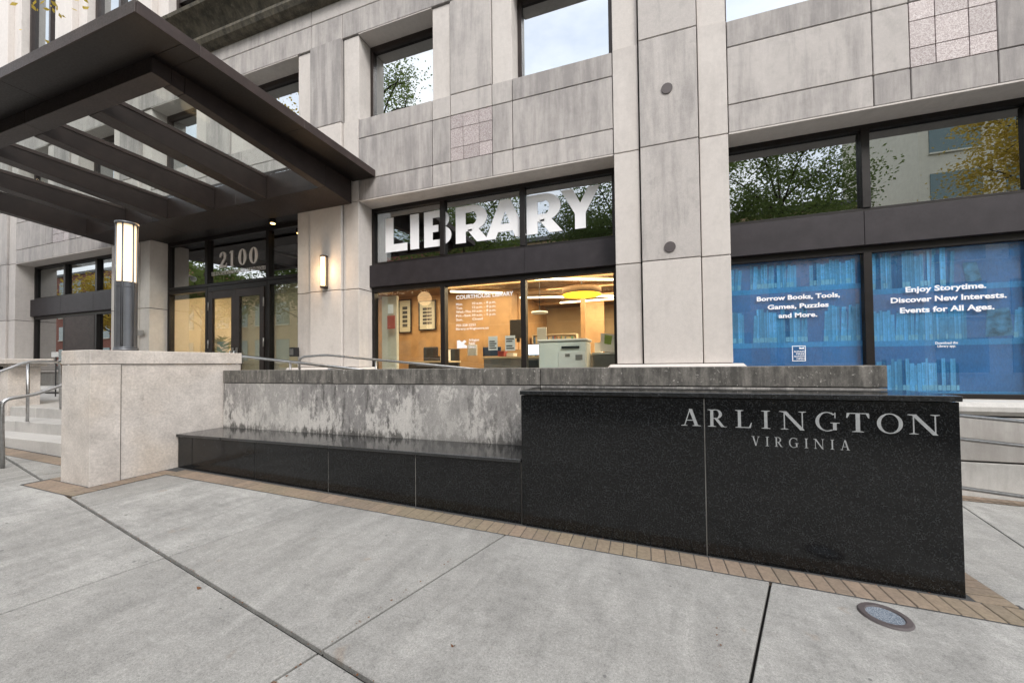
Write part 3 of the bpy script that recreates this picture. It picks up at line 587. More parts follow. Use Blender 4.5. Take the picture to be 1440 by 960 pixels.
# hours on the middle pane
YT = 6.316
text_mesh('COURTHOUSE LIBRARY', -3.252, -2.14, 1.199, .072, YT, 'letter_white', 'lettering', pl[1], .02)
for i, (a, b) in enumerate((('Mon.', '10 a.m. - 8 p.m.'), ('Tue.', '12 p.m. - 8 p.m.'), ('Wed.-Thu.', '10 a.m. - 8 p.m.'), ('Fri.-Sat.', '10 a.m. - 5 p.m.'), ('Sun.', 'Closed'))):
    z = 1.087-.071*i
    text_mesh(a, -3.253, -3.253+.062*len(a)*.55, z, .042, YT, 'letter_white', 'lettering', pl[1], .008)
    text_mesh(b, -2.926, -2.926+(.46 if i < 4 else .2), z, .042, YT, 'letter_white', 'lettering', pl[1], .008)
text_mesh('703-228-2252', -3.257, -2.86, .70, .042, YT, 'letter_white', 'lettering', pl[1], .008)
text_mesh('library.arlingtonva.us', -3.257, -2.61, .635, .042, YT, 'letter_white', 'lettering', pl[1], .008)
for i, tx in enumerate(('Arlington', 'Public', 'Library')): text_mesh(tx, -3.0, -3.0+.2*[1, .62, .7][i], .425-.062*i, .045, YT, 'letter_white', 'lettering', pl[1], .012)
q = G(); q.prism([(-3.24, YT, .30), (-3.04, YT, .30), (-3.04, YT, .345), (-3.10, YT, .375), (-3.05, YT, .42), (-3.09, YT, .45), (-3.14, YT, .41), (-3.19, YT, .45), (-3.24, YT, .44)], (0, .002, 0)); q.out('logo', 'letter_white', pl[1])
# blue film
def film(x0, x1, z0, z1, shelves, seed, parent, y=6.345, blank=()):
    r = random.Random(seed); bm = bmesh.new(); cl = bm.loops.layers.float_color.new('Col'); k = [0]
    def rect(a, b, c, d, col, lean=0.):
        k[0] += 1; yy = y-.0002-.0002*(k[0] % 7)
        a = max(a, x0); b = min(b, x1); c = max(c, z0); d = min(d, z1)
        if b <= a or d <= c: return
        f = bm.faces.new([bm.verts.new(p) for p in ((a, yy, c), (b, yy, c), (min(b+lean, x1), yy, d), (max(x0, min(a+lean, x1)), yy, d))])
        for lp in f.loops: lp[cl] = (*col, 1)
    f = bm.faces.new([bm.verts.new(p) for p in ((x0, y+.001, z0), (x1, y+.001, z0), (x1, y+.001, z1), (x0, y+.001, z1))])
    for lp in f.loops: lp[cl] = (.045, .22, .60, 1)
    for zs, hh in shelves:
        rect(x0, x1, zs-.07, zs, (.10, .39, .84))
        x = x0+.02
        while x < x1-.02:
            if any(a < x < b and abs(zs-s) < .1 for a, b, s in blank): x += .03; continue
            if r.random() < .025: x += r.uniform(.05, .14)
            wd = r.uniform(.018, .055); h = hh*r.uniform(.78, 1.0); s = r.uniform(.75, 1.2); col = (.14*s, .46*s, .88*s)
            if r.random() < .15: col = (.03, .17, .44)
            ln = r.choice((0, 0, 0, 0, .02)); rect(x, x+wd, zs, zs+h, col, ln)
            rect(x+wd*.12, x+wd*.42, zs+.006, zs+h-.006, tuple(v*1.18 for v in col), ln)
            if r.random() < .8: rect(x+.002, x+wd-.002, zs+.01, zs+.075, (.24, .58, .90))
            if wd > .03: 
                zz = zs+h*.45
                while zz < zs+h*.9: rect(x+wd*.3, x+wd*.7, zz, zz+.008, (.10, .36, .66), ln*.5); zz += .022
            x += wd+.003
    me = bpy.data.meshes.new('window_print'); bm.to_mesh(me); bm.free()
    bmn = link('window_print', me, parent, (0, 0, 0), 'film_blue', label='blue printed film of shelved books')
    bmn.location = -W[parent]; W[bmn] = Vector((0, 0, 0)); return bmn
film(1.2, 2.745, -.43, 1.41, [(1.03, .36), (.26, .50), (-.40, .33)], 3, pb[0], blank=((2.1, 2.3, .26), (2.0, 2.15, 1.03)))
film(2.835, 4.335, -.43, 1.41, [(.93, .50), (.245, .42), (-.40, .42)], 5, pb[1], blank=((3.7, 4.4, -.40), (3.75, 4.2, .245), (3.66, 4.33, .93)))
film(4.425, 5.78, -.43, 1.41, [(.93, .40), (.245, .44), (-.40, .42)], 8, pb[2])
# the face-out picture books on the print
q = G(); q.quad((3.96, 6.3425, .27), (4.22, 6.3425, .28), (4.18, 6.3425, .62), (3.98, 6.3425, .60)); q.quad((3.80, 6.3425, .96), (3.95, 6.3425, .96), (3.90, 6.3425, 1.20), (3.77, 6.3425, 1.20))
m = simple('print_pale_blue', (.10, .32, .62), .5, 0, .35, 14); q.out('picture_book_print', 'print_pale_blue', pb[1])
YB = 6.32
text_mesh('Borrow Books, Tools,', 1.535, 2.507, .858, .062, YB, 'letter_white', 'lettering', pb[0], .03)
text_mesh('Games, Puzzles', 1.665, 2.378, .733, .062, YB, 'letter_white', 'lettering', pb[0], .03)
text_mesh('and More.', 1.795, 2.247, .606, .062, YB, 'letter_white', 'lettering', pb[0], .03)
text_mesh('Enjoy Storytime.', 3.198, 3.97, .868, .066, YB, 'letter_white', 'lettering', pb[1], .03)
text_mesh('Discover New Interests.', 3.044, 4.15, .738, .066, YB, 'letter_white', 'lettering', pb[1], .03)
text_mesh('Events for All Ages.', 3.135, 4.037, .603, .066, YB, 'letter_white', 'lettering', pb[1], .03)
text_mesh('Download the', 3.474, 3.69, .192, .03, YB, 'letter_white', 'lettering', pb[1], .012); text_mesh('Library app.', 3.495, 3.67, .152, .03, YB, 'letter_white', 'lettering', pb[1], .012)
q = G(); a, b, c, d = 1.946, 2.103, -.002, .21
for r_ in ((a, b, c, c+.008), (a, b, d-.008, d), (a, a+.008, c+.008, d-.008), (b-.008, b, c+.008, d-.008)): q.box(r_[0], r_[1], YB, YB+.002, r_[2], r_[3], 0)
q.out('logo', 'letter_white', pb[0])
for i, tx in enumerate(('ALWAYS', 'FREE', 'ALWAYS', 'OPEN')): text_mesh(tx, 1.965+(.03 if i % 2 else 0), 2.09, .118-.033*i, .024, YB, 'letter_white', 'lettering', pb[0], .01)
q = G(); q.prism([(2.03, YB, .165), (2.085, YB, .165), (2.085, YB, .19), (2.058, YB, .18), (2.03, YB, .19)], (0, .002, 0)); q.out('logo', 'letter_white', pb[0])

# ============================================================ INTERIOR (library room)
rt = thing('library_room', 'warm wood walled library room seen through the ground floor windows', 'room', (0, 9, -.66))
box('floor', -5.6, 6.2, 6.42, 14.2, -.72, -.66, 'carpet', rt, 0); box('ceiling', -5.6, 6.2, 6.42, 14.2, 2.05, 2.1, 'ceiling_brown', rt, 0)
box('back_wall', -5.6, 6.2, 13.9, 14.0, -.66, 2.05, 'tan_wall', rt, 0); box('side_wall', 6.0, 6.1, 6.42, 13.9, -.66, 2.05, 'wood_panel', rt, 0)
box('picture_wall', -9.0, -3.5, 9.9, 10.0, -.66, 2.05, 'wood_panel', rt, 0)
box('partition', -3.5, -3.4, 9.9, 13.9, -.66, 2.05, 'wood_panel', rt, 0)
box('partition', -1.9, -1.2, 12.6, 12.7, -.66, 2.05, 'wood_panel', rt, 0); box('partition', 1.6, 6.0, 8.9, 9.0, -.66, 2.05, 'wood_panel', rt, 0)
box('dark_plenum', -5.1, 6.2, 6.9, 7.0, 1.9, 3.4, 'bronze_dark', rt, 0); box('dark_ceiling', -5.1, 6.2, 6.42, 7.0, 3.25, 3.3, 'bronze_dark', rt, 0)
for x0, x1 in ((-2.9, -2.3), (-1.6, -1.0), (-.5, .3), (.6, 1.3)):
    box('doorway', x0, x1, 13.84, 13.88, -.66, 1.0, 'print_dark', rt, .01)
for i, (a, b) in enumerate((((-4.2, 7.6), (2.5, 10.5)), ((-3.2, 7.2), (3.5, 9.8)), ((-2.5, 12), (4, 11.5)), ((-4.8, 9.0), (-3.6, 9.7)), ((.5, 7.1), (5.5, 8.2)), ((-3.4, 10.6), (3.0, 12.6)))):
    q = G(); q.tube([(a[0], a[1], 1.93), (b[0], b[1], 1.93)], .022, 6); t = q.out('line_light', 'strip_light', None, label=['slim warm line light crossing the library ceiling', 'slim warm line light nearest the library windows', 'slim warm line light at the back of the library', 'short warm line light over the pictures', 'slim warm line light behind the blue windows', 'slim warm line light over the bookshelves'][i], category='ceiling light', group='line lights on the library ceiling')
def arealamp(name, loc, sx, sy, e, col=(1, .77, .50), rot=None):
    l = bpy.data.lights.new(name, 'AREA'); l.shape = 'RECTANGLE'; l.size = sx; l.size_y = sy; l.energy = e; l.color = col
    o = bpy.data.objects.new(name, l); S.collection.objects.link(o); o.location = loc
    if rot: o.rotation_euler = rot
arealamp('room_light', (-3.2, 8.3, 2.0), 3.2, 2.4, 110); arealamp('room_light', (-.2, 10.6, 2.0), 4.5, 4, 300); arealamp('room_light', (3.6, 7.7, 2.0), 3.5, 1.8, 170)
pd = thing('pendant_lamp', 'round yellow drum pendant lamp inside the right pane of the library window', 'lamp', (-1.45, 9.4, 1.7))
q = G(); q.cyl(-1.42, 9.4, 1.68, 1.83, .47, 32); q.out('lamp_shade', 'ceiling_brown', pd); q = G(); q.cyl(-1.42, 9.4, 1.655, 1.678, .465, 32); q.out('diffuser', 'pendant_yellow', pd); q = G(); q.tube([(-1.42, 9.4, 1.9), (-1.42, 9.4, 2.05)], .01, 6); q.out('cord', 'black_plastic', pd)
pd = thing('pendant_lamp', 'small teal disc pendant lamp left of the yellow one', 'lamp', (-2.35, 9.0, 1.2)); q = G(); q.cyl(-2.38, 9.0, 1.22, 1.26, .2, 24); q.out('lamp_shade', 'teal_box', pd); q = G(); q.tube([(-2.38, 9.0, 1.26), (-2.38, 9.0, 2.05)], .008, 6); q.out('cord', 'black_plastic', pd)
def picture(x0, x1, z0, z1, y, label):
    t = thing('picture', label, 'picture', ((x0+x1)/2, y, z0), 'framed pictures on the orange wall')
    fr = G(); w_ = .035
    for r_ in ((x0, x1, z0, z0+w_), (x0, x1, z1-w_, z1), (x0, x0+w_, z0+w_, z1-w_), (x1-w_, x1, z0+w_, z1-w_)): fr.box(r_[0], r_[1], y-.03, y, r_[2], r_[3])
    fr.out('frame', 'black_plastic', t); box('mat_board', x0+w_, x1-w_, y-.015, y, z0+w_, z1-w_, 'curtain', t, 0)
    cx0, cx1 = x0+.14, x1-.14
    q = G(); n = 5; dz = (z1-z0-.36)/n
    for i in range(n): q.box(cx0, cx1, y-.02, y-.016, z0+.18+i*dz, z0+.18+i*dz+dz*.7, 0)
    q.out('print', 'print_dark', t)
picture(-7.0, -6.55, .97, 1.98, 9.85, 'tall narrow framed print farther left on the orange wall'); picture(-6.3, -5.72, 1.02, 1.90, 9.85, 'larger framed print with a dark centre beside the mullion')
box('side_wall', -9.0, -5.12, 6.46, 6.5, -.66, 2.05, 'cream_wall', rt, 0); box('floor', -9, -5.6, 6.5, 9.9, -.72, -.66, 'carpet', rt, 0); box('ceiling', -9, -5.6, 6.5, 9.9, 2.05, 2.1, 'ceiling_brown', rt, 0)
box('side_wall', -9.1, -9.0, 6.5, 9.9, -.66, 2.05, 'cream_wall', rt, 0)
cu = thing('roller_screen', 'cream side screen standing inside the left library pane', 'screen', (-4.9, 6.8, -.66)); box('panel', -5.02, -4.66, 6.48, 6.56, -.6, 1.40, 'curtain', cu, .01)
arealamp('room_light', (-6.2, 8.4, 2.0), 1.5, 1.5, 40)
def desk(x0, x1, y0, y1, z, mat, label):
    t = thing('desk', label, 'desk', ((x0+x1)/2, (y0+y1)/2, -.66), 'desks in the library'); box('desk_top', x0, x1, y0, y1, z-.04, z, 'cream_wall', t)
    box('front_panel', x0+.03, x1-.03, y0+.02, y0+.05, -.62, z-.045, mat, t)
    for a in (x0+.03, x1-.08): box('leg', a, a+.05, y1-.1, y1-.05, -.66, z-.045, mat, t)
desk(-5.6, -4.45, 8.2, 8.9, .10, 'chair_black', 'dark fronted desk with office chairs in the left pane'); desk(-3.3, -1.7, 7.6, 8.2, .16, 'desk_gray', 'long grey desk behind the lettered middle pane'); desk(-1.55, -.1, 8.9, 9.5, .22, 'desk_gray', 'grey desk behind the pale copier')
def chair(x, y, label, h=.52):
    t = thing('office_chair', label, 'chair', (x, y, -.66), 'office chairs in the library')
    box('seat', x-.24, x+.24, y-.22, y+.22, -.24, -.16, 'chair_black', t, .03); box('backrest', x-.22, x+.22, y-.26, y-.2, -.1, h, 'chair_black', t, .06)
    q = G(); q.tube([(x, y, -.24), (x, y, -.58)], .03, 8); [q.tube([(x, y, -.58), (x+.28*math.cos(a), y+.28*math.sin(a), -.63)], .02, 6) for a in (0, 1.26, 2.51, 3.77, 5.03)]; q.out('base', 'black_plastic', t)
chair(-5.35, 9.15, 'black office chair at the left end of the dark desk', .48); chair(-4.75, 9.2, 'brown backed office chair right of the black one', .42); chair(-2.0, 7.2, 'dark chair low behind the mullion of the lettered pane', .1)
for i, (x, y, z, w_, h_, mt, lb2) in enumerate(((-1.0, 9.1, .24, .16, .22, 'white_plastic', 'white carton on the grey desk behind the copier'), (-2.9, 7.8, .17, .14, .10, 'book_red', 'red book lying on the long desk'), (-2.75, 7.95, .17, .18, .06, 'paper', 'stack of white paper on the long desk'), (-4.9, 8.4, .105, .3, .10, 'print_dark', 'dark tray on the desk in the left pane'), (-4.6, 8.35, .105, .16, .26, 'paper', 'small leaflet stand on the dark desk'), (-.2, 7.9, -.66, .35, 1.15, 'desk_gray', 'grey waste cabinet near the pilaster inside the right pane'), (-3.05, 8.9, -.66, .5, 1.0, 'wood_panel', 'wooden book return cabinet behind the long desk'))):
    if mt == 'book_red' and 'book_red' not in M: simple('book_red', (.35, .05, .04), .6)
    t = thing('office_item', lb2, 'office item', (x, y, z)); box('body', x-w_/2, x+w_/2, y-.12, y+.12, z+.001, z+h_, mt, t, .008); box('top', x-w_/2-.005, x+w_/2+.005, y-.125, y+.125, z+h_+.001, z+h_+.012, mt, t, .002)
emis('screen_glow', (.55, .75, 1), 1.2)
for x, y, lb2 in ((-3.0, 10.8, 'small computer screen glowing at the back behind the hours'), (.1, 11.0, 'small computer screen glowing at the back of the right pane')):
    t = thing('monitor', lb2, 'monitor', (x, y, .1)); box('housing', x-.26, x+.26, y, y+.04, .25, .58, 'black_plastic', t, .01); box('screen', x-.24, x+.24, y-.004, y-.001, .27, .56, 'screen_glow', t, 0); box('stand', x-.03, x+.03, y+.01, y+.04, -.1, .249, 'black_plastic', t, 0)
for x in (-3.42, -1.55, .45): box('wood_post', x-.06, x+.06, 10.4, 10.52, -.66, 2.05, 'wood_panel', rt, .01)
for y in (7.6, 8.8, 10.0, 11.2, 12.4): box('ceiling_beam', -5.0, 6.0, y, y+.12, 1.96, 2.048, 'wood_panel', rt, .01)
cp = thing('copier', 'large pale copier standing right behind the right library pane', 'copier', (-1.45, 7, -.66))
box('body', -1.78, -.93, 6.62, 7.15, -.6, .38, 'teal_box', cp, .02); box('lid', -1.80, -.91, 6.60, 7.17, .386, .43, 'white_plastic', cp, .015); box('drawer', -1.42, -.95, 6.605, 6.618, -.10, .20, 'white_plastic', cp, .004); box('drawer', -1.42, -.95, 6.605, 6.618, -.42, -.12, 'white_plastic', cp, .004)
box('slot', -1.30, -1.22, 6.598, 6.604, .12, .17, 'desk_gray', cp, 0); box('slot', -1.12, -1.0, 6.598, 6.604, .06, .15, 'desk_gray', cp, 0); box('control_panel', -1.36, -1.05, 6.59, 6.60, .26, .30, 'black_plastic', cp, 0)
def notice(x0, x1, z0, z1, label, kind, grp='paper notices on the glass', y=6.30):
    t = thing('notice', label, 'notice', ((x0+x1)/2, 6.35, z0), grp); box('paper', x0, x1, 6.342, 6.345, z0, z1, 'paper', t, 0); n = 5; h = (z1-z0)/(n+1.5)
    for i in range(n): 
        if kind == i: continue
        box('print', x0+.02, x1-.02-.03*(i % 2), 6.3405, 6.3415, z0+h*(i+.8), z0+h*(i+1.35), 'print_dark', t, 0)
notice(-2.63, -2.455, .25, .50, 'white notice taped to the middle pane, left of two', 4); notice(-2.31, -2.125, .235, .50, 'white notice taped to the middle pane beside the mullion', 2)
sn = thing('paper_stand', 'tilted paper poster with a green print on the desk right of the copier', 'poster', (-.6, 7.2, .2)); q = G(); q.prism([(-.78, 7.3, .22), (-.48, 7.3, .20), (-.46, 7.3, .52), (-.76, 7.3, .56)], (0, .02, 0)); q.out('paper', 'paper', sn)
simple('green_print', (.30, .42, .08), .7); q = G(); q.prism([(-.70, 7.296, .36), (-.58, 7.296, .34), (-.55, 7.296, .50), (-.69, 7.296, .53)], (0, .003, 0)); q.out('print', 'green_print', sn)
st_ = thing('side_table', 'low cabinet under the poster right of the copier', 'cabinet', (-.6, 7.3, -.66)); box('body', -.88, -.42, 7.05, 7.5, -.64, .15, 'desk_gray', st_, .01); box('top', -.9, -.4, 7.03, 7.52, .155, .19, 'white_plastic', st_, .005)
for i, (x, z, w_, h_, mt, lb) in enumerate(((-3.62, .2, .22, .24, 'paper', 'pale leaflet rack on the desk left of the mullion'), (-3.15, .18, .42, .20, 'navy', 'navy display panel at the left of the lettered pane'), (-2.55, .55, .35, .4, 'print_dark', 'dark monitor back behind the opening hours'), (-2.02, .42, .2, .34, 'white_plastic', 'white screen beside the right mullion'))):
    t = thing('display', lb, 'display', (x, 7.8, z)); box('panel', x-w_/2, x+w_/2, 7.78, 7.82, z, z+h_, mt, t, .005); box('stand', x-.03, x+.03, 7.8, 7.86, z-.08 if z > .2 else .165, z-.002, 'black_plastic', t, 0) if z > .2 else None
q = thing('sticker', 'small red and white stickers on the left library pane', 'sticker', (-4.72, 6.34, .75)); box('paper', -4.78, -4.60, 6.342, 6.345, .72, .98, 'red_sticker', q, 0); box('paper', -4.76, -4.64, 6.342, 6.345, 1.02, 1.2, 'paper', q, 0)
BCOL = [(.30, .07, .05), (.06, .14, .28), (.45, .38, .22), (.08, .22, .14), (.55, .52, .46), (.35, .20, .06)]
for i, c in enumerate(BCOL): simple('book_%d' % i, c, .7)
def shelf(x0, x1, y, label):
    t = thing('bookshelf', label, 'bookshelf', ((x0+x1)/2, y, -.66), 'bookshelves at the back of the library'); q = G(); q.box(x0, x0+.03, y, y+.3, -.66, .9); q.box(x1-.03, x1, y, y+.3, -.66, .9); [q.box(x0+.03, x1-.03, y, y+.3, z, z+.025) for z in (-.6, -.2, .2, .6, .88)]; q.out('case', 'cream_wall', t)
    r = random.Random(int(x0*10)); gs = [G() for _ in BCOL]
    for z in (-.575, -.175, .225, .625):
        x = x0+.05
        while x < x1-.09: w_ = r.uniform(.025, .06); r.choice(gs).box(x, x+w_-.003, y+.04, y+.25, z, z+(r.uniform(.17, .24) if z > .6 else r.uniform(.22, .33)), 0); x += w_
    for i, q in enumerate(gs):
        if len(q.bm.verts): q.out('books', 'book_%d' % i, t, kind='stuff')
shelf(-3.3, -1.9, 11.5, 'bookshelf behind the lettered middle pane'); shelf(-.7, .9, 11.8, 'bookshelf at the back of the right library pane')
# lobby
lb = thing('lobby', 'warm tan entrance lobby seen through the glass doors', 'room', (-9, 9, -.66))
box('floor', -12.2, -6.55, 6.42, 11, -.72, -.66, 'desk_gray', lb, 0); box('ceiling', -12.2, -6.55, 6.42, 11, 2.6, 2.65, 'cream_wall', lb, 0); box('back_wall', -12.2, -9.02, 10.9, 11, -.66, 2.6, 'cream_wall', lb, 0)
box('back_wall', -14.5, -12.2, 6.5, 11, -.66, 2.6, 'cream_wall', lb, 0); simple('gold_wall', (.50, .38, .16), .6, 0, .2, 2); box('back_wall', -9.02, -8.95, 6.9, 11, -.66, 2.6, 'gold_wall', lb, 0) if False else box('back_wall', -9.0, -6.55, 10.0, 10.1, -.66, 2.6, 'gold_wall', lb, 0)
box('wall_panel', -11.6, -11.2, 8.4, 8.5, -.66, 2.6, 'tan_wall', lb, 0); box('fascia_and_dark_box', -12.2, -6.5, 6.9, 6.95, 1.86, 3.4, 'bronze_dark', lb, 0); box('fascia_and_dark_box', -12.2, -6.5, 6.42, 6.9, 3.3, 3.4, 'bronze_dark', lb, 0); box('fascia_and_dark_box', -11.35, -11.3, 6.42, 6.9, 1.93, 3.3, 'bronze_dark', lb, 0); box('fascia_and_dark_box', -6.57, -6.52, 6.42, 6.9, 1.93, 3.3, 'bronze_dark', lb, 0)  # bronze_dark boxes added behind the transom glass to keep daylight out
for x in (-11.9, -10.9): box('lift_door', x, x+.8, 10.86, 10.895, -.64, 1.5, 'stainless', lb, .01)
box('wall_panel', -10.05, -9.1, 10.84, 10.895, .2, 1.6, 'tan_wall', lb, .01); box('fascia_and_dark_box', -12.1, -6.6, 8.9, 9.0, 2.0, 2.598, 'tan_wall', lb, 0)
for i, (x, y) in enumerate(((-11, 7.6), (-9.7, 7.9), (-11.4, 9.6), (-8.0, 9.4))):
    box('ceiling_light', x-.5, x+.5, y-.06, y+.06, 2.57, 2.598, 'strip_light', lb, 0)
for z in (-.2, .5, 1.2, 1.9): box('wall_joint', -8.99, -6.56, 9.985, 9.998, z, z+.015, 'tan_wall', lb, 0)
for x in (-8.3, -7.5, -6.9): box('wall_post', x, x+.1, 9.9, 9.998, -.66, 2.6, 'wood_panel', lb, 0)
t = thing('reception_desk', 'long wooden reception desk inside the entrance lobby', 'desk', (-10.6, 9.2, -.66)); box('front_panel', -11.4, -9.7, 9.2, 9.3, -.65, .35, 'wood_panel', t, .01); box('desk_top', -11.45, -9.65, 9.15, 9.8, .352, .40, 'white_plastic', t, .01)
t = thing('potted_plant', 'green potted plant in the lobby left of the doors', 'plant', (-12.0, 8.2, -.66)); q = G(); q.cyl(-11.9, 8.0, -.65, -.25, .2, 18, .25); q.out('pot', 'black_plastic', t); q = G(); rp_ = random.Random(3)
for i in range(160):
    a = rp_.random()*6.28; r0 = rp_.random()*.35; zz = -.2+rp_.random()*1.1; p = Vector((-11.9+r0*math.cos(a), 8.0+r0*math.sin(a), zz)); u = Vector((math.cos(a), math.sin(a), .5))*.12; v = u.orthogonal().normalized()*.03; q.bm.faces.new([q.bm.verts.new(k) for k in (p-u, p-v, p+u, p+v)])
q.out('leaves', 'leaf_green', t)
arealamp('lobby_light', (-9.2, 8.5, 2.5), 3.5, 2.5, 200, (1, .80, .55))
pd = thing('pendant_lamp', 'warm glowing cylinder lamp hanging in the lobby right of the doors', 'lamp', (-8.6, 7.6, 1.2)); q = G(); q.cyl(-8.62, 7.7, .82, 1.62, .13, 20); q.out('lamp_shade', 'pendant_glow', pd); q = G(); [q.tube([(-8.62+d, 7.7, 1.62), (-8.62+d, 7.7, 2.6)], .008, 6) for d in (-.06, .06)]; q.out('cord', 'black_plastic', pd)
t = thing('column', 'wooden column in the lobby right of the doors', 'column', (-9.3, 8.6, -.66)); box('shaft', -9.45, -9.1, 8.5, 8.8, -.66, 2.6, 'wood_panel', t, .01)
for a, b in ((-18, -12.6),): 
    lr = thing('dark_room', 'dim room behind the far left windows', 'room', (-15, 8, -.66)); box('back_wall', a, b, 8.5, 8.6, -.66, 3.4, 'bronze_dark', lr, 0); box('floor', a, b, 6.42, 8.5, -.72, -.66, 'carpet', lr, 0); box('side_wall', -17.6, -17.5, 6.42, 8.5, -.6, 3.4, 'cream_wall', lr, 0); box('side_wall', -12.8, -12.7, 6.42, 8.5, -.6, 3.4, 'bronze_dark', lr, 0)

# ============================================================ WALL FIXTURES
wl = thing('wall_lamp', 'lit bronze framed wall lamp on the pilaster right of the entrance', 'lamp', (-5.86, 5.8, 1.8))
q = G(); q.cyl(-5.815, 5.79, 1.54, 2.10, .055, 20); q.out('lamp_shade', 'wall_lamp_glow', wl)
q = G(); q.cyl(-5.815, 5.79, 2.10, 2.13, .068, 20); q.cyl(-5.815, 5.79, 1.51, 1.54, .068, 20)
for a in (-.063, .063): q.box(-5.815+a-.006, -5.815+a+.006, 5.765, 5.80, 1.54, 2.10)
q.box(-5.86, -5.77, 5.83, 5.853, 1.5, 2.14); q.out('frame', 'bronze_light', wl)
pl_ = bpy.data.lights.new('wall_lamp_light', 'POINT'); pl_.energy = 7; pl_.color = (1, .66, .36); pl_.shadow_soft_size = .06; po = bpy.data.objects.new('wall_lamp_light', pl_); S.collection.objects.link(po); po.location = (-5.815, 5.66, 1.82)
cb = thing('call_box', 'small black box on the pilaster corner above the wall by the doors', 'box', (-6.6, 5.8, .3)); box('housing', -6.62, -6.48, 5.72, 5.84, .20, .38, 'black_plastic', cb, .01); box('face_plate', -6.60, -6.50, 5.712, 5.719, .23, .35, 'stainless', cb, .004)
sc = thing('security_camera', 'white dome security camera on an arm on the pilaster left of the doors', 'camera', (-11.6, 5.7, 2.5)); q = G(); q.tube([(-11.9, 5.86, 2.55), (-11.9, 5.62, 2.55), (-11.72, 5.55, 2.50)], .02, 8); q.out('arm', 'white_plastic', sc)
b_ = bmesh.new(); bmesh.ops.create_uvsphere(b_, u_segments=16, v_segments=10, radius=.075); bmesh.ops.translate(b_, vec=(-11.7, 5.55, 2.44), verts=b_.verts); q = G(); q.add(b_)
for f in q.bm.faces: f.smooth = True
q.out('dome', 'white_plastic', sc)
b = thing('plaque', 'small grey plaque on the pilaster left of the doors', 'plaque', (-11.5, 5.85, .9)); box('plate', -11.62, -11.40, 5.84, 5.853, .80, .92, 'brass_plate', b, .003) 
for x, lbb in ((-13.55, 'white notice leftmost of the three behind the pier by the dark door'), (-12.9+.1, 'white notice middle of the three behind the pier'), (-11.9, 'white notice right of the dark door mullion')):
    t = thing('door_notice', lbb, 'notice', (x, 6.2, .4), 'small white notices by the dark door'); box('paper', x-.15, x+.15, 5.2, 5.21, .30, .42, 'paper', t, .002); box('post', x-.01, x+.01, 5.212, 5.23, -.66, .42, 'black_plastic', t, 0)

# lit column
lc = thing('light_column', 'grey fluted metal light column with a lit frosted top standing on the stone pier', 'lamp column', (-5.9, 2.86, .205))
X0, Y0, RR = -5.915, 2.86, .098
q = G(); q.cyl(X0, Y0, .207, .245, .112, 32); q.cyl(X0, Y0, .245, .262, .105, 32); q.out('base_flange', 'column_metal', lc)
for i in range(6):
    a = R_(60*i+12); q = G(); n = 6; a0, a1 = a+R_(7), a+R_(53)
    ring = [(X0+RR*math.cos(a0+(a1-a0)*k/n), Y0+RR*math.sin(a0+(a1-a0)*k/n), .263) for k in range(n+1)]+[(X0+(RR-.014)*math.cos(a1-(a1-a0)*k/n), Y0+(RR-.014)*math.sin(a1-(a1-a0)*k/n), .263) for k in range(n+1)]
    q.prism(ring, (0, 0, .71)); q.out('shaft_panel', 'column_metal', lc)
    q = G(); q.prism([(x, y, .977) for x, y, z in ring], (0, 0, .065)); q.out('collar', 'column_metal', lc)
    fx, fy = math.cos(a), math.sin(a)
    q = G(); q.tube([(X0+fx*(RR-.004), Y0+fy*(RR-.004), .262), (X0+fx*(RR-.004), Y0+fy*(RR-.004), 1.742)], .0085, 8); q.out('fin', 'column_metal', lc)
q = G(); q.cyl(X0, Y0, .263, 1.04, RR-.018, 24); q.out('core', 'bronze_dark', lc)
m = MB('lantern_glow'); ge = m.n("ShaderNodeNewGeometry"); sx_ = m.n("ShaderNodeSeparateXYZ"); m.l(ge.outputs['Position'], sx_.inputs[0]); mr = m.n("ShaderNodeMapRange"); m.l(sx_.outputs['Z'], mr.inputs['Value']); mr.inputs['From Min'].default_value = 1.05; mr.inputs['From Max'].default_value = 1.74; mr.inputs['To Min'].default_value = 1.15; mr.inputs['To Max'].default_value = .55
m.b.inputs['Base Color'].default_value = (.8, .7, .55, 1); m.b.inputs['Emission Color'].default_value = (1, .74, .46, 1); m.l(mr.outputs[0], m.b.inputs['Emission Strength']); m.rough(.5)
q = G(); q.cyl(X0, Y0, 1.044, 1.735, RR-.014, 32); q.out('lantern', 'lantern_glow', lc)
q = G(); q.cyl(X0, Y0, 1.738, 1.765, .108, 32); q.out('top_cap', 'column_metal', lc)

# ============================================================ CANOPY
cn = thing('entrance_canopy', 'dark bronze entrance canopy with glass roof between deep beams', 'canopy', (-8.4, 4, 3.5))
CX0, CX1, CY0, CY1 = -13.0, -4.68, 2.31, 5.88
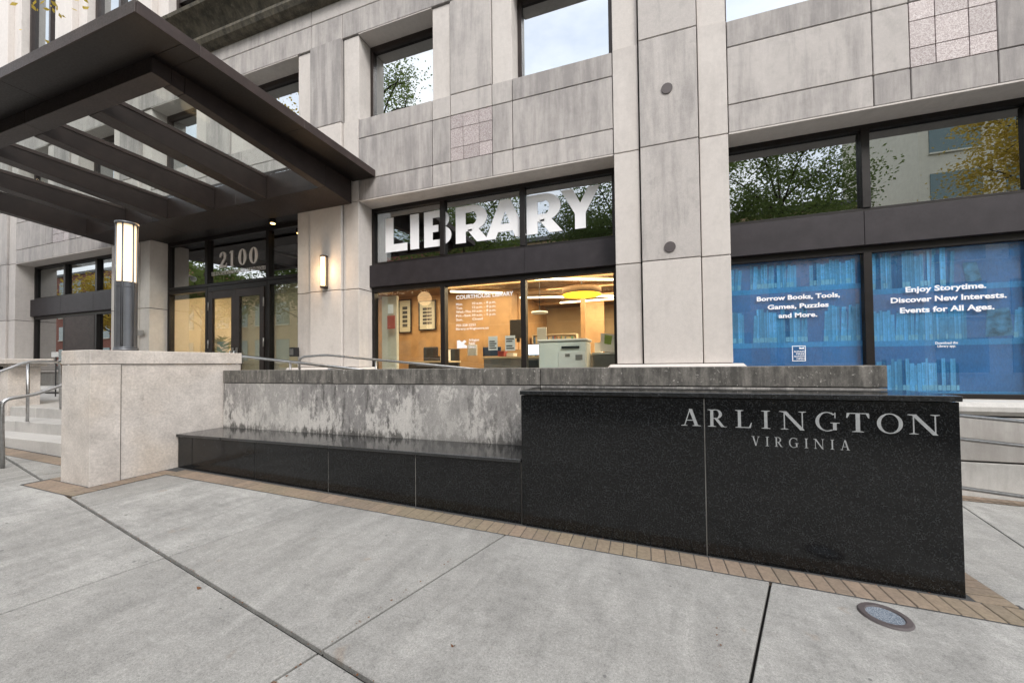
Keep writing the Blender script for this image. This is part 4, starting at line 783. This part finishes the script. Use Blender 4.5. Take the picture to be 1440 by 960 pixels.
# slab: four soffit boards with fascia
def zb(y): return 3.34-.085*(y-2.72)
ix0, ix1, iy0 = -12.5, -5.2, 2.72
for a, b in zip([CX0, -9.9, -7.35, CX1][:3], [-9.9, -7.35, CX1]): 
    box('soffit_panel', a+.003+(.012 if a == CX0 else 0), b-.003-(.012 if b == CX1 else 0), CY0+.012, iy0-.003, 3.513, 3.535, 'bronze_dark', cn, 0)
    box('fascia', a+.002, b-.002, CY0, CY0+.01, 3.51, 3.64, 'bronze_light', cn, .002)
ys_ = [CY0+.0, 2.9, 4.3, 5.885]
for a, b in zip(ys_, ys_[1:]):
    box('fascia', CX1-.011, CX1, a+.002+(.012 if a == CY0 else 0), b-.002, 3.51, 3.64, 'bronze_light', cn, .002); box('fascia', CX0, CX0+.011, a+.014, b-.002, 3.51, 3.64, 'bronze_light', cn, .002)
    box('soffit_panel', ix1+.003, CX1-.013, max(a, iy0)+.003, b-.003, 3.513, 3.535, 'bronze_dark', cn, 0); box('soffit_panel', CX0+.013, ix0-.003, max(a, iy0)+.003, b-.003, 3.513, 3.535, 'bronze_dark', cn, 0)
box('roof_sheet', CX0+.012, CX1-.012, CY0+.012, iy0+.19, 3.60, 3.63, 'bronze', cn, 0); box('roof_sheet', ix1-.15, CX1-.013, iy0+.195, 5.88, 3.60, 3.63, 'bronze', cn, 0); box('roof_sheet', CX0+.013, ix0+.18, iy0+.195, 5.88, 3.60, 3.63, 'bronze', cn, 0)
def beam(name, x0, x1, y0, y1, mat='bronze', top=3.598, dz=0, parent=cn):
    q = G(); q.prism([(x0, y0, zb(y0)+dz), (x0, y1, zb(y1)+dz), (x0, y1, top), (x0, y0, top)], (x1-x0, 0, 0)); bmesh.ops.recalc_face_normals(q.bm, faces=q.bm.faces); bmesh.ops.bevel(q.bm, geom=q.bm.edges[:], offset=.004, segments=1, affect='EDGES'); return q.out(name, mat, parent)
YB0 = 5.22
for a, b in ((-12.5, -10.4), (-10.397, -7.9), (-7.897, -5.2)): beam('front_beam', a, b, iy0, iy0+.19)
for a, b in ((-12.5, -9.9), (-9.897, -7.4), (-7.397, -5.2)): beam('back_beam', a, b, YB0, 5.85)
box('roof_sheet', ix0+.182, ix1-.152, YB0+.003, 5.88, 3.60, 3.63, 'bronze', cn, 0)
beam('side_beam', -5.35, -5.2, iy0+.192, 3.05); beam('side_beam', -5.35, -5.2, 3.053, YB0-.002); beam('side_beam', -12.5, -12.32, iy0+.192, YB0-.002)
pxs = [(-6.86, -6.59), (-8.2, -7.99), (-9.66, -9.41), (-11.08, -10.84)]
edges = [-5.17]
for a, b in pxs:
    p = beam('purlin', a, b, iy0+.193, YB0-.003, top=3.575); q = G(); q.prism([(a-.012, iy0+.2, 3.545), (a-.012, YB0-.01, 3.52), (a-.012, YB0-.01, 3.578), (a-.012, iy0+.2, 3.60)], (b-a+.024, 0, 0)); q.out('glazing_bead', 'bronze_light', p)
gx = [(-6.577, -5.35), (-7.977, -6.875), (-9.397, -8.215), (-10.827, -9.675), (-12.32, -11.095)]
for a, b in gx:
    q = G(); y0, y1 = iy0+.2, YB0-.01; q.prism([(a, y0, 3.60), (b, y0, 3.60), (b, y1, 3.56), (a, y1, 3.56)], (0, 0, .012)); q.out('glass_panel', 'glass_roof', cn)
# spotlight in the dark strip between canopy and doors
t = thing('downlight', 'small warm downlight under the canopy above the doors', 'light', (-6.95, 5.95, 2.95)); q = G(); q.tube([(-7.4, 6.0, 3.12), (-7.4, 6.0, 3.04)], .06, 14); q.out('housing', 'black_plastic', t); q = G(); q.tube([(-7.4, 6.0, 3.039), (-7.4, 6.0, 3.03)], .045, 14); q.out('lens', 'spot_glow', t)
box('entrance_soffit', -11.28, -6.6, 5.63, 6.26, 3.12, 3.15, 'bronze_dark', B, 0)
# lit column light reaching the canopy
pl2 = bpy.data.lights.new('column_light', 'POINT'); pl2.energy = 5; pl2.color = (1, .62, .30); pl2.shadow_soft_size = .2; po2 = bpy.data.objects.new('column_light', pl2); S.collection.objects.link(po2); po2.location = (X0, Y0+.25, 1.9)

# ============================================================ GROUND LIGHT
gl_ = thing('ground_light', 'round in-ground light with a metal ring in the pavement before the sign wall', 'light', (1.285, 2.81, g(1.285)))
q = G(); n = 36
for i in range(n):
    a0, a1 = 2*math.pi*i/n, 2*math.pi*(i+1)/n; z = g(1.285)+.012
    def P(r, a, dz=0): x = 1.285+r*math.cos(a); return (x, 2.815+r*math.sin(a), g(x)+.012+dz)
    q.quad(P(.122, a0, -.010), P(.122, a1, -.010), P(.115, a1), P(.115, a0)); q.quad(P(.115, a0), P(.115, a1), P(.088, a1), P(.088, a0)); q.quad(P(.088, a0), P(.088, a1), P(.083, a1, -.008), P(.083, a0, -.008))
q.out('ring', 'vent_metal', gl_)
m = MB('prism_lens'); v = m.n("ShaderNodeTexVoronoi", Scale=150.0); m.l(m.pos(), v.inputs['Vector']); m.col(m.ramp(v.outputs['Distance'], [(0, (.36, .40, .44)), (.7, (.13, .155, .19))])).rough(.15).bump(v.outputs['Distance'], .6, .004)
q = G(); q.prism([(1.285+.084*math.cos(2*math.pi*i/n), 2.815+.084*math.sin(2*math.pi*i/n), g(1.285+.084*math.cos(2*math.pi*i/n))+.002) for i in range(n)], (0, 0, .003)); q.out('lens', 'prism_lens', gl_)

# fallen leaves and grit on the sidewalk
simple('dead_leaf', (.16, .07, .03), .9); simple('dark_spot', (.05, .045, .04), .9)
for i, (x, y, s_f, lb_) in enumerate(((-.93, 1.74, .012, 'small brown leaf lying on the middle slab'), (.22, 1.87, .016, 'faded tan leaf lying near the right slab joint'), (-1.35, 1.05, .014, 'dark twig fragment on the slab at the bottom of the picture'), (-2.6, 1.62, .016, 'tan leaf lying left of the wide joint'))):
    q = G(); pts = [(x+s_f*math.cos(a)*(1+.3*math.sin(3*a+i)), y+s_f*.6*math.sin(a), g(x)+.004+.006*math.cos(a*2)) for a in [2*math.pi*j/9 for j in range(9)]]
    q.prism(pts, (0, 0, .001)); q.out('fallen_leaf', 'dead_leaf' if i != 2 else 'dark_spot', None, label=lb_, category='leaf', group='leaves on the sidewalk')
db = G()
for i in range(260):
    t = rnd.random(); ln = rnd.choice((0, 0, 0, 1, 2, 3))
    if ln == 0: p = A0+ua*rnd.uniform(-4, 2)
    elif ln == 1: p = A0+va*rnd.uniform(-1, 1.5)
    elif ln == 2: p = A0+ua*1.69+va*rnd.uniform(-1.5, 1.3)
    else: p = Vector((rnd.uniform(-5.3, 1.9), 3.205+rnd.uniform(-.01, .004)))
    r = rnd.uniform(.003, .009); x, y = p.x+rnd.uniform(-.012, .012), p.y+rnd.uniform(-.012, .012); z = g(x)+.001
    a = rnd.random()*6; db.bm.faces.new([db.bm.verts.new((x+r*math.cos(a+k*2.1)*rnd.uniform(.6, 1.4), y+r*math.sin(a+k*2.1), z+rnd.uniform(0, .004))) for k in range(3)])
db.out('joint_debris', 'dead_leaf', kind='stuff', label='bits of leaf and grit caught in the pavement joints', category='debris')

# gum spots and small stains pressed on the slabs
simple('gum_spot', (.17, .165, .16), .8); gs_ = G(); r_g = random.Random(5)
for i in range(46):
    x, y = r_g.uniform(-5.5, 2.2), r_g.uniform(.6, 2.8); rr = r_g.uniform(.004, .011); n = 8
    gs_.bm.faces.new([gs_.bm.verts.new((x+rr*math.cos(6.283*k/n)*r_g.uniform(.8, 1.2), y+rr*math.sin(6.283*k/n)*r_g.uniform(.8, 1.2), g(x+rr*math.cos(6.283*k/n))+.0022)) for k in range(n)])
gs_.out('gum_spots', 'gum_spot', kind='stuff', label='dark gum spots trodden into the sidewalk slabs', category='stain')
# bolt heads along the canopy beams and pivot seams
for y in (2.95, 3.6, 4.3, 5.0):
    for xx in (-5.199,):
        q = G(); q.tube([(xx, y, 3.42), (xx+.006, y, 3.42)], .012, 8); q.out('bolt', 'bronze_light', cn)
# ============================================================ STREET BEHIND THE CAMERA (seen in the glass)
def make_tree_meshes(seed, h, cr, n, flat=.75, leaf=.09, trunk_r=.16, first=.35):
    r = random.Random(seed); q = G(); limbs = []
    q.tube([(0, 0, -.3), (r.uniform(-.1, .1), r.uniform(-.1, .1), h*.3), (r.uniform(-.3, .3), r.uniform(-.3, .3), h*.62), (0, 0, h*.92)], [trunk_r*1.2, trunk_r, trunk_r*.6, trunk_r*.15], 9)
    ends = []
    for i in range(15):
        a = i*2.4+r.uniform(-.3, .3); z0 = h*(first+.42*i/15); L_ = cr*r.uniform(.7, 1.0)*(1-.3*i/15); z1 = z0+h*r.uniform(.10, .24)
        p0 = Vector((0, 0, z0)); p2 = Vector((L_*math.cos(a), L_*math.sin(a), min(z1, h))); p1 = p0.lerp(p2, .5)+Vector((0, 0, .25))
        q.tube([p0, p1, p2], [trunk_r*.42, trunk_r*.25, .012], 6); ends += [p1, p2, p1.lerp(p2, .5)]
        for j in range(3):
            b0 = p1.lerp(p2, r.uniform(0, .8)); b1 = b0+Vector((r.uniform(-1, 1), r.uniform(-1, 1), r.uniform(-.1, .8)))*cr*.35; q.tube([b0, b1], [.03, .008], 5); ends.append(b1)
    ends.append(Vector((0, 0, h*.95)))
    cl = G(); bm = cl.bm
    cs = [(e+Vector((r.gauss(0, .25), r.gauss(0, .25), r.gauss(0, .2))), r.uniform(.35, .8)*cr*.3) for e in ends for _ in range(2)]
    for i in range(n):
        c, rad = r.choice(cs); d = Vector((r.gauss(0, 1), r.gauss(0, 1), r.gauss(0, .75)))*rad*.62; p = c+d
        s_ = leaf*r.uniform(.6, 1.4); u = Vector((r.uniform(-1, 1), r.uniform(-1, 1), r.uniform(-.6, .6))).normalized()*s_; v = u.orthogonal().normalized()*s_*.55
        bm.faces.new([bm.verts.new(x) for x in (p-u, p-v*.9, p+u, p+v)])
    return q, cl
def tree(x, y, zg, seed, h, cr, n, leafmat, label, leaf=.09, first=.35, grp='street trees across the road'):
    t = thing('street_tree', label, 'tree', (x, y, zg), grp); q, cl = make_tree_meshes(seed, h, cr, n, leaf=leaf, first=first)
    a = q.out('trunk', 'bark', t, loc=(0, 0, 0)); a.location = (0, 0, 0); b = cl.out('crown', leafmat, t, loc=(0, 0, 0)); b.location = (0, 0, 0)
tree(7.2, -12.5, -1.6, 11, 14.5, 4.8, 34000, 'leaf_green', 'large green street tree across the road opposite the blue windows', .075)
tree(18.0, -11.0, -1.8, 12, 14.5, 4.0, 26000, 'leaf_yellow', 'yellow autumn street tree right of the large green one', .075)
tree(-1.5, -12.5, -1.5, 13, 14.0, 4.8, 28000, 'leaf_dark', 'dark green street tree opposite the library sign', .08)
tree(-12.0, -12, -1.3, 14, 14.0, 5.0, 26000, 'leaf_green', 'green street tree across the road opposite the bench', .08)
tree(-24.0, -10, -1.0, 15, 11.0, 4.2, 9000, 'leaf_dark', 'dark green street tree far left across the road', .12)
tree(-12.6, -3.2, -1.1, 16, 15.0, 3.3, 9000, 'leaf_green', 'street tree at the near kerb behind the photographer on the left', .055, .6, 'street trees at the near kerb')
tree(-11.9, .8, -1.05, 21, 9.6, 3.1, 7000, 'leaf_yellow', 'street tree on the sidewalk whose lowest twigs show at the top left corner', .05, .66, 'street trees at the near kerb')
tree(24.0, -13, -2.1, 17, 12, 4.2, 8000, 'leaf_green', 'green street tree farthest right across the road', .12)
def far_building(name, x0, x1, y0, y1, z0, z1, mat, gm, nx, nz, label, ww=.62, wh=.6):
    t = thing(name, label, 'building', ((x0+x1)/2, y1, z0)); box('wall', x0, x1, y0, y1, z0, z1, mat, t, 0); box('cornice', x0-.2, x1+.2, y0-.1, y1+.25, z1+.002, z1+.4, 'roof_gray', t, .02)
    dx = (x1-x0)/nx; dz = (z1-z0-1)/nz
    for i in range(nx):
        for j in range(nz):
            cx = x0+dx*(i+.5); cz = z0+1+dz*(j+.45); box('window', cx-dx*ww/2, cx+dx*ww/2, y1+.002, y1+.06, cz-dz*wh/2, cz+dz*wh/2, gm, t, .01)
            box('sill', cx-dx*ww/2-.05, cx+dx*ww/2+.05, y1+.002, y1+.16, cz-dz*wh/2-.12, cz-dz*wh/2-.003, 'building_cream', t, .01)
far_building('office_building', 19, 47, -34, -23, -2.5, 26, 'building_cream', 'teal_glass', 7, 7, 'cream office building with teal windows across the street', .7, .62)
far_building('brick_building', -15, 15.5, -34, -22.5, -1.8, 11.6, 'brick_tan', 'teal_glass', 9, 3, 'low tan brick building across the street')
far_building('brick_building', -36, -15.2, -34, -22.5, -1.5, 12, 'brick_red', 'teal_glass', 8, 3, 'red brick building across the street on the left')
far_building('brick_building', -64, -36.5, -34, -22.5, -1.0, 9, 'brick_tan', 'teal_glass', 8, 2, 'tan brick building farther left across the street')
far_building('office_building', -110, -64.5, -34, -22.5, -.5, 15, 'brick_red', 'teal_glass', 12, 4, 'long red brick building farthest left across the street')
tree(-36.0, -10, -.8, 18, 11.0, 4.2, 8000, 'leaf_green', 'green street tree second from the left end of the street', .12)
tree(-50.0, -11, -.6, 19, 10.0, 4.2, 8000, 'leaf_yellow', 'yellow street tree at the left end of the street', .13)
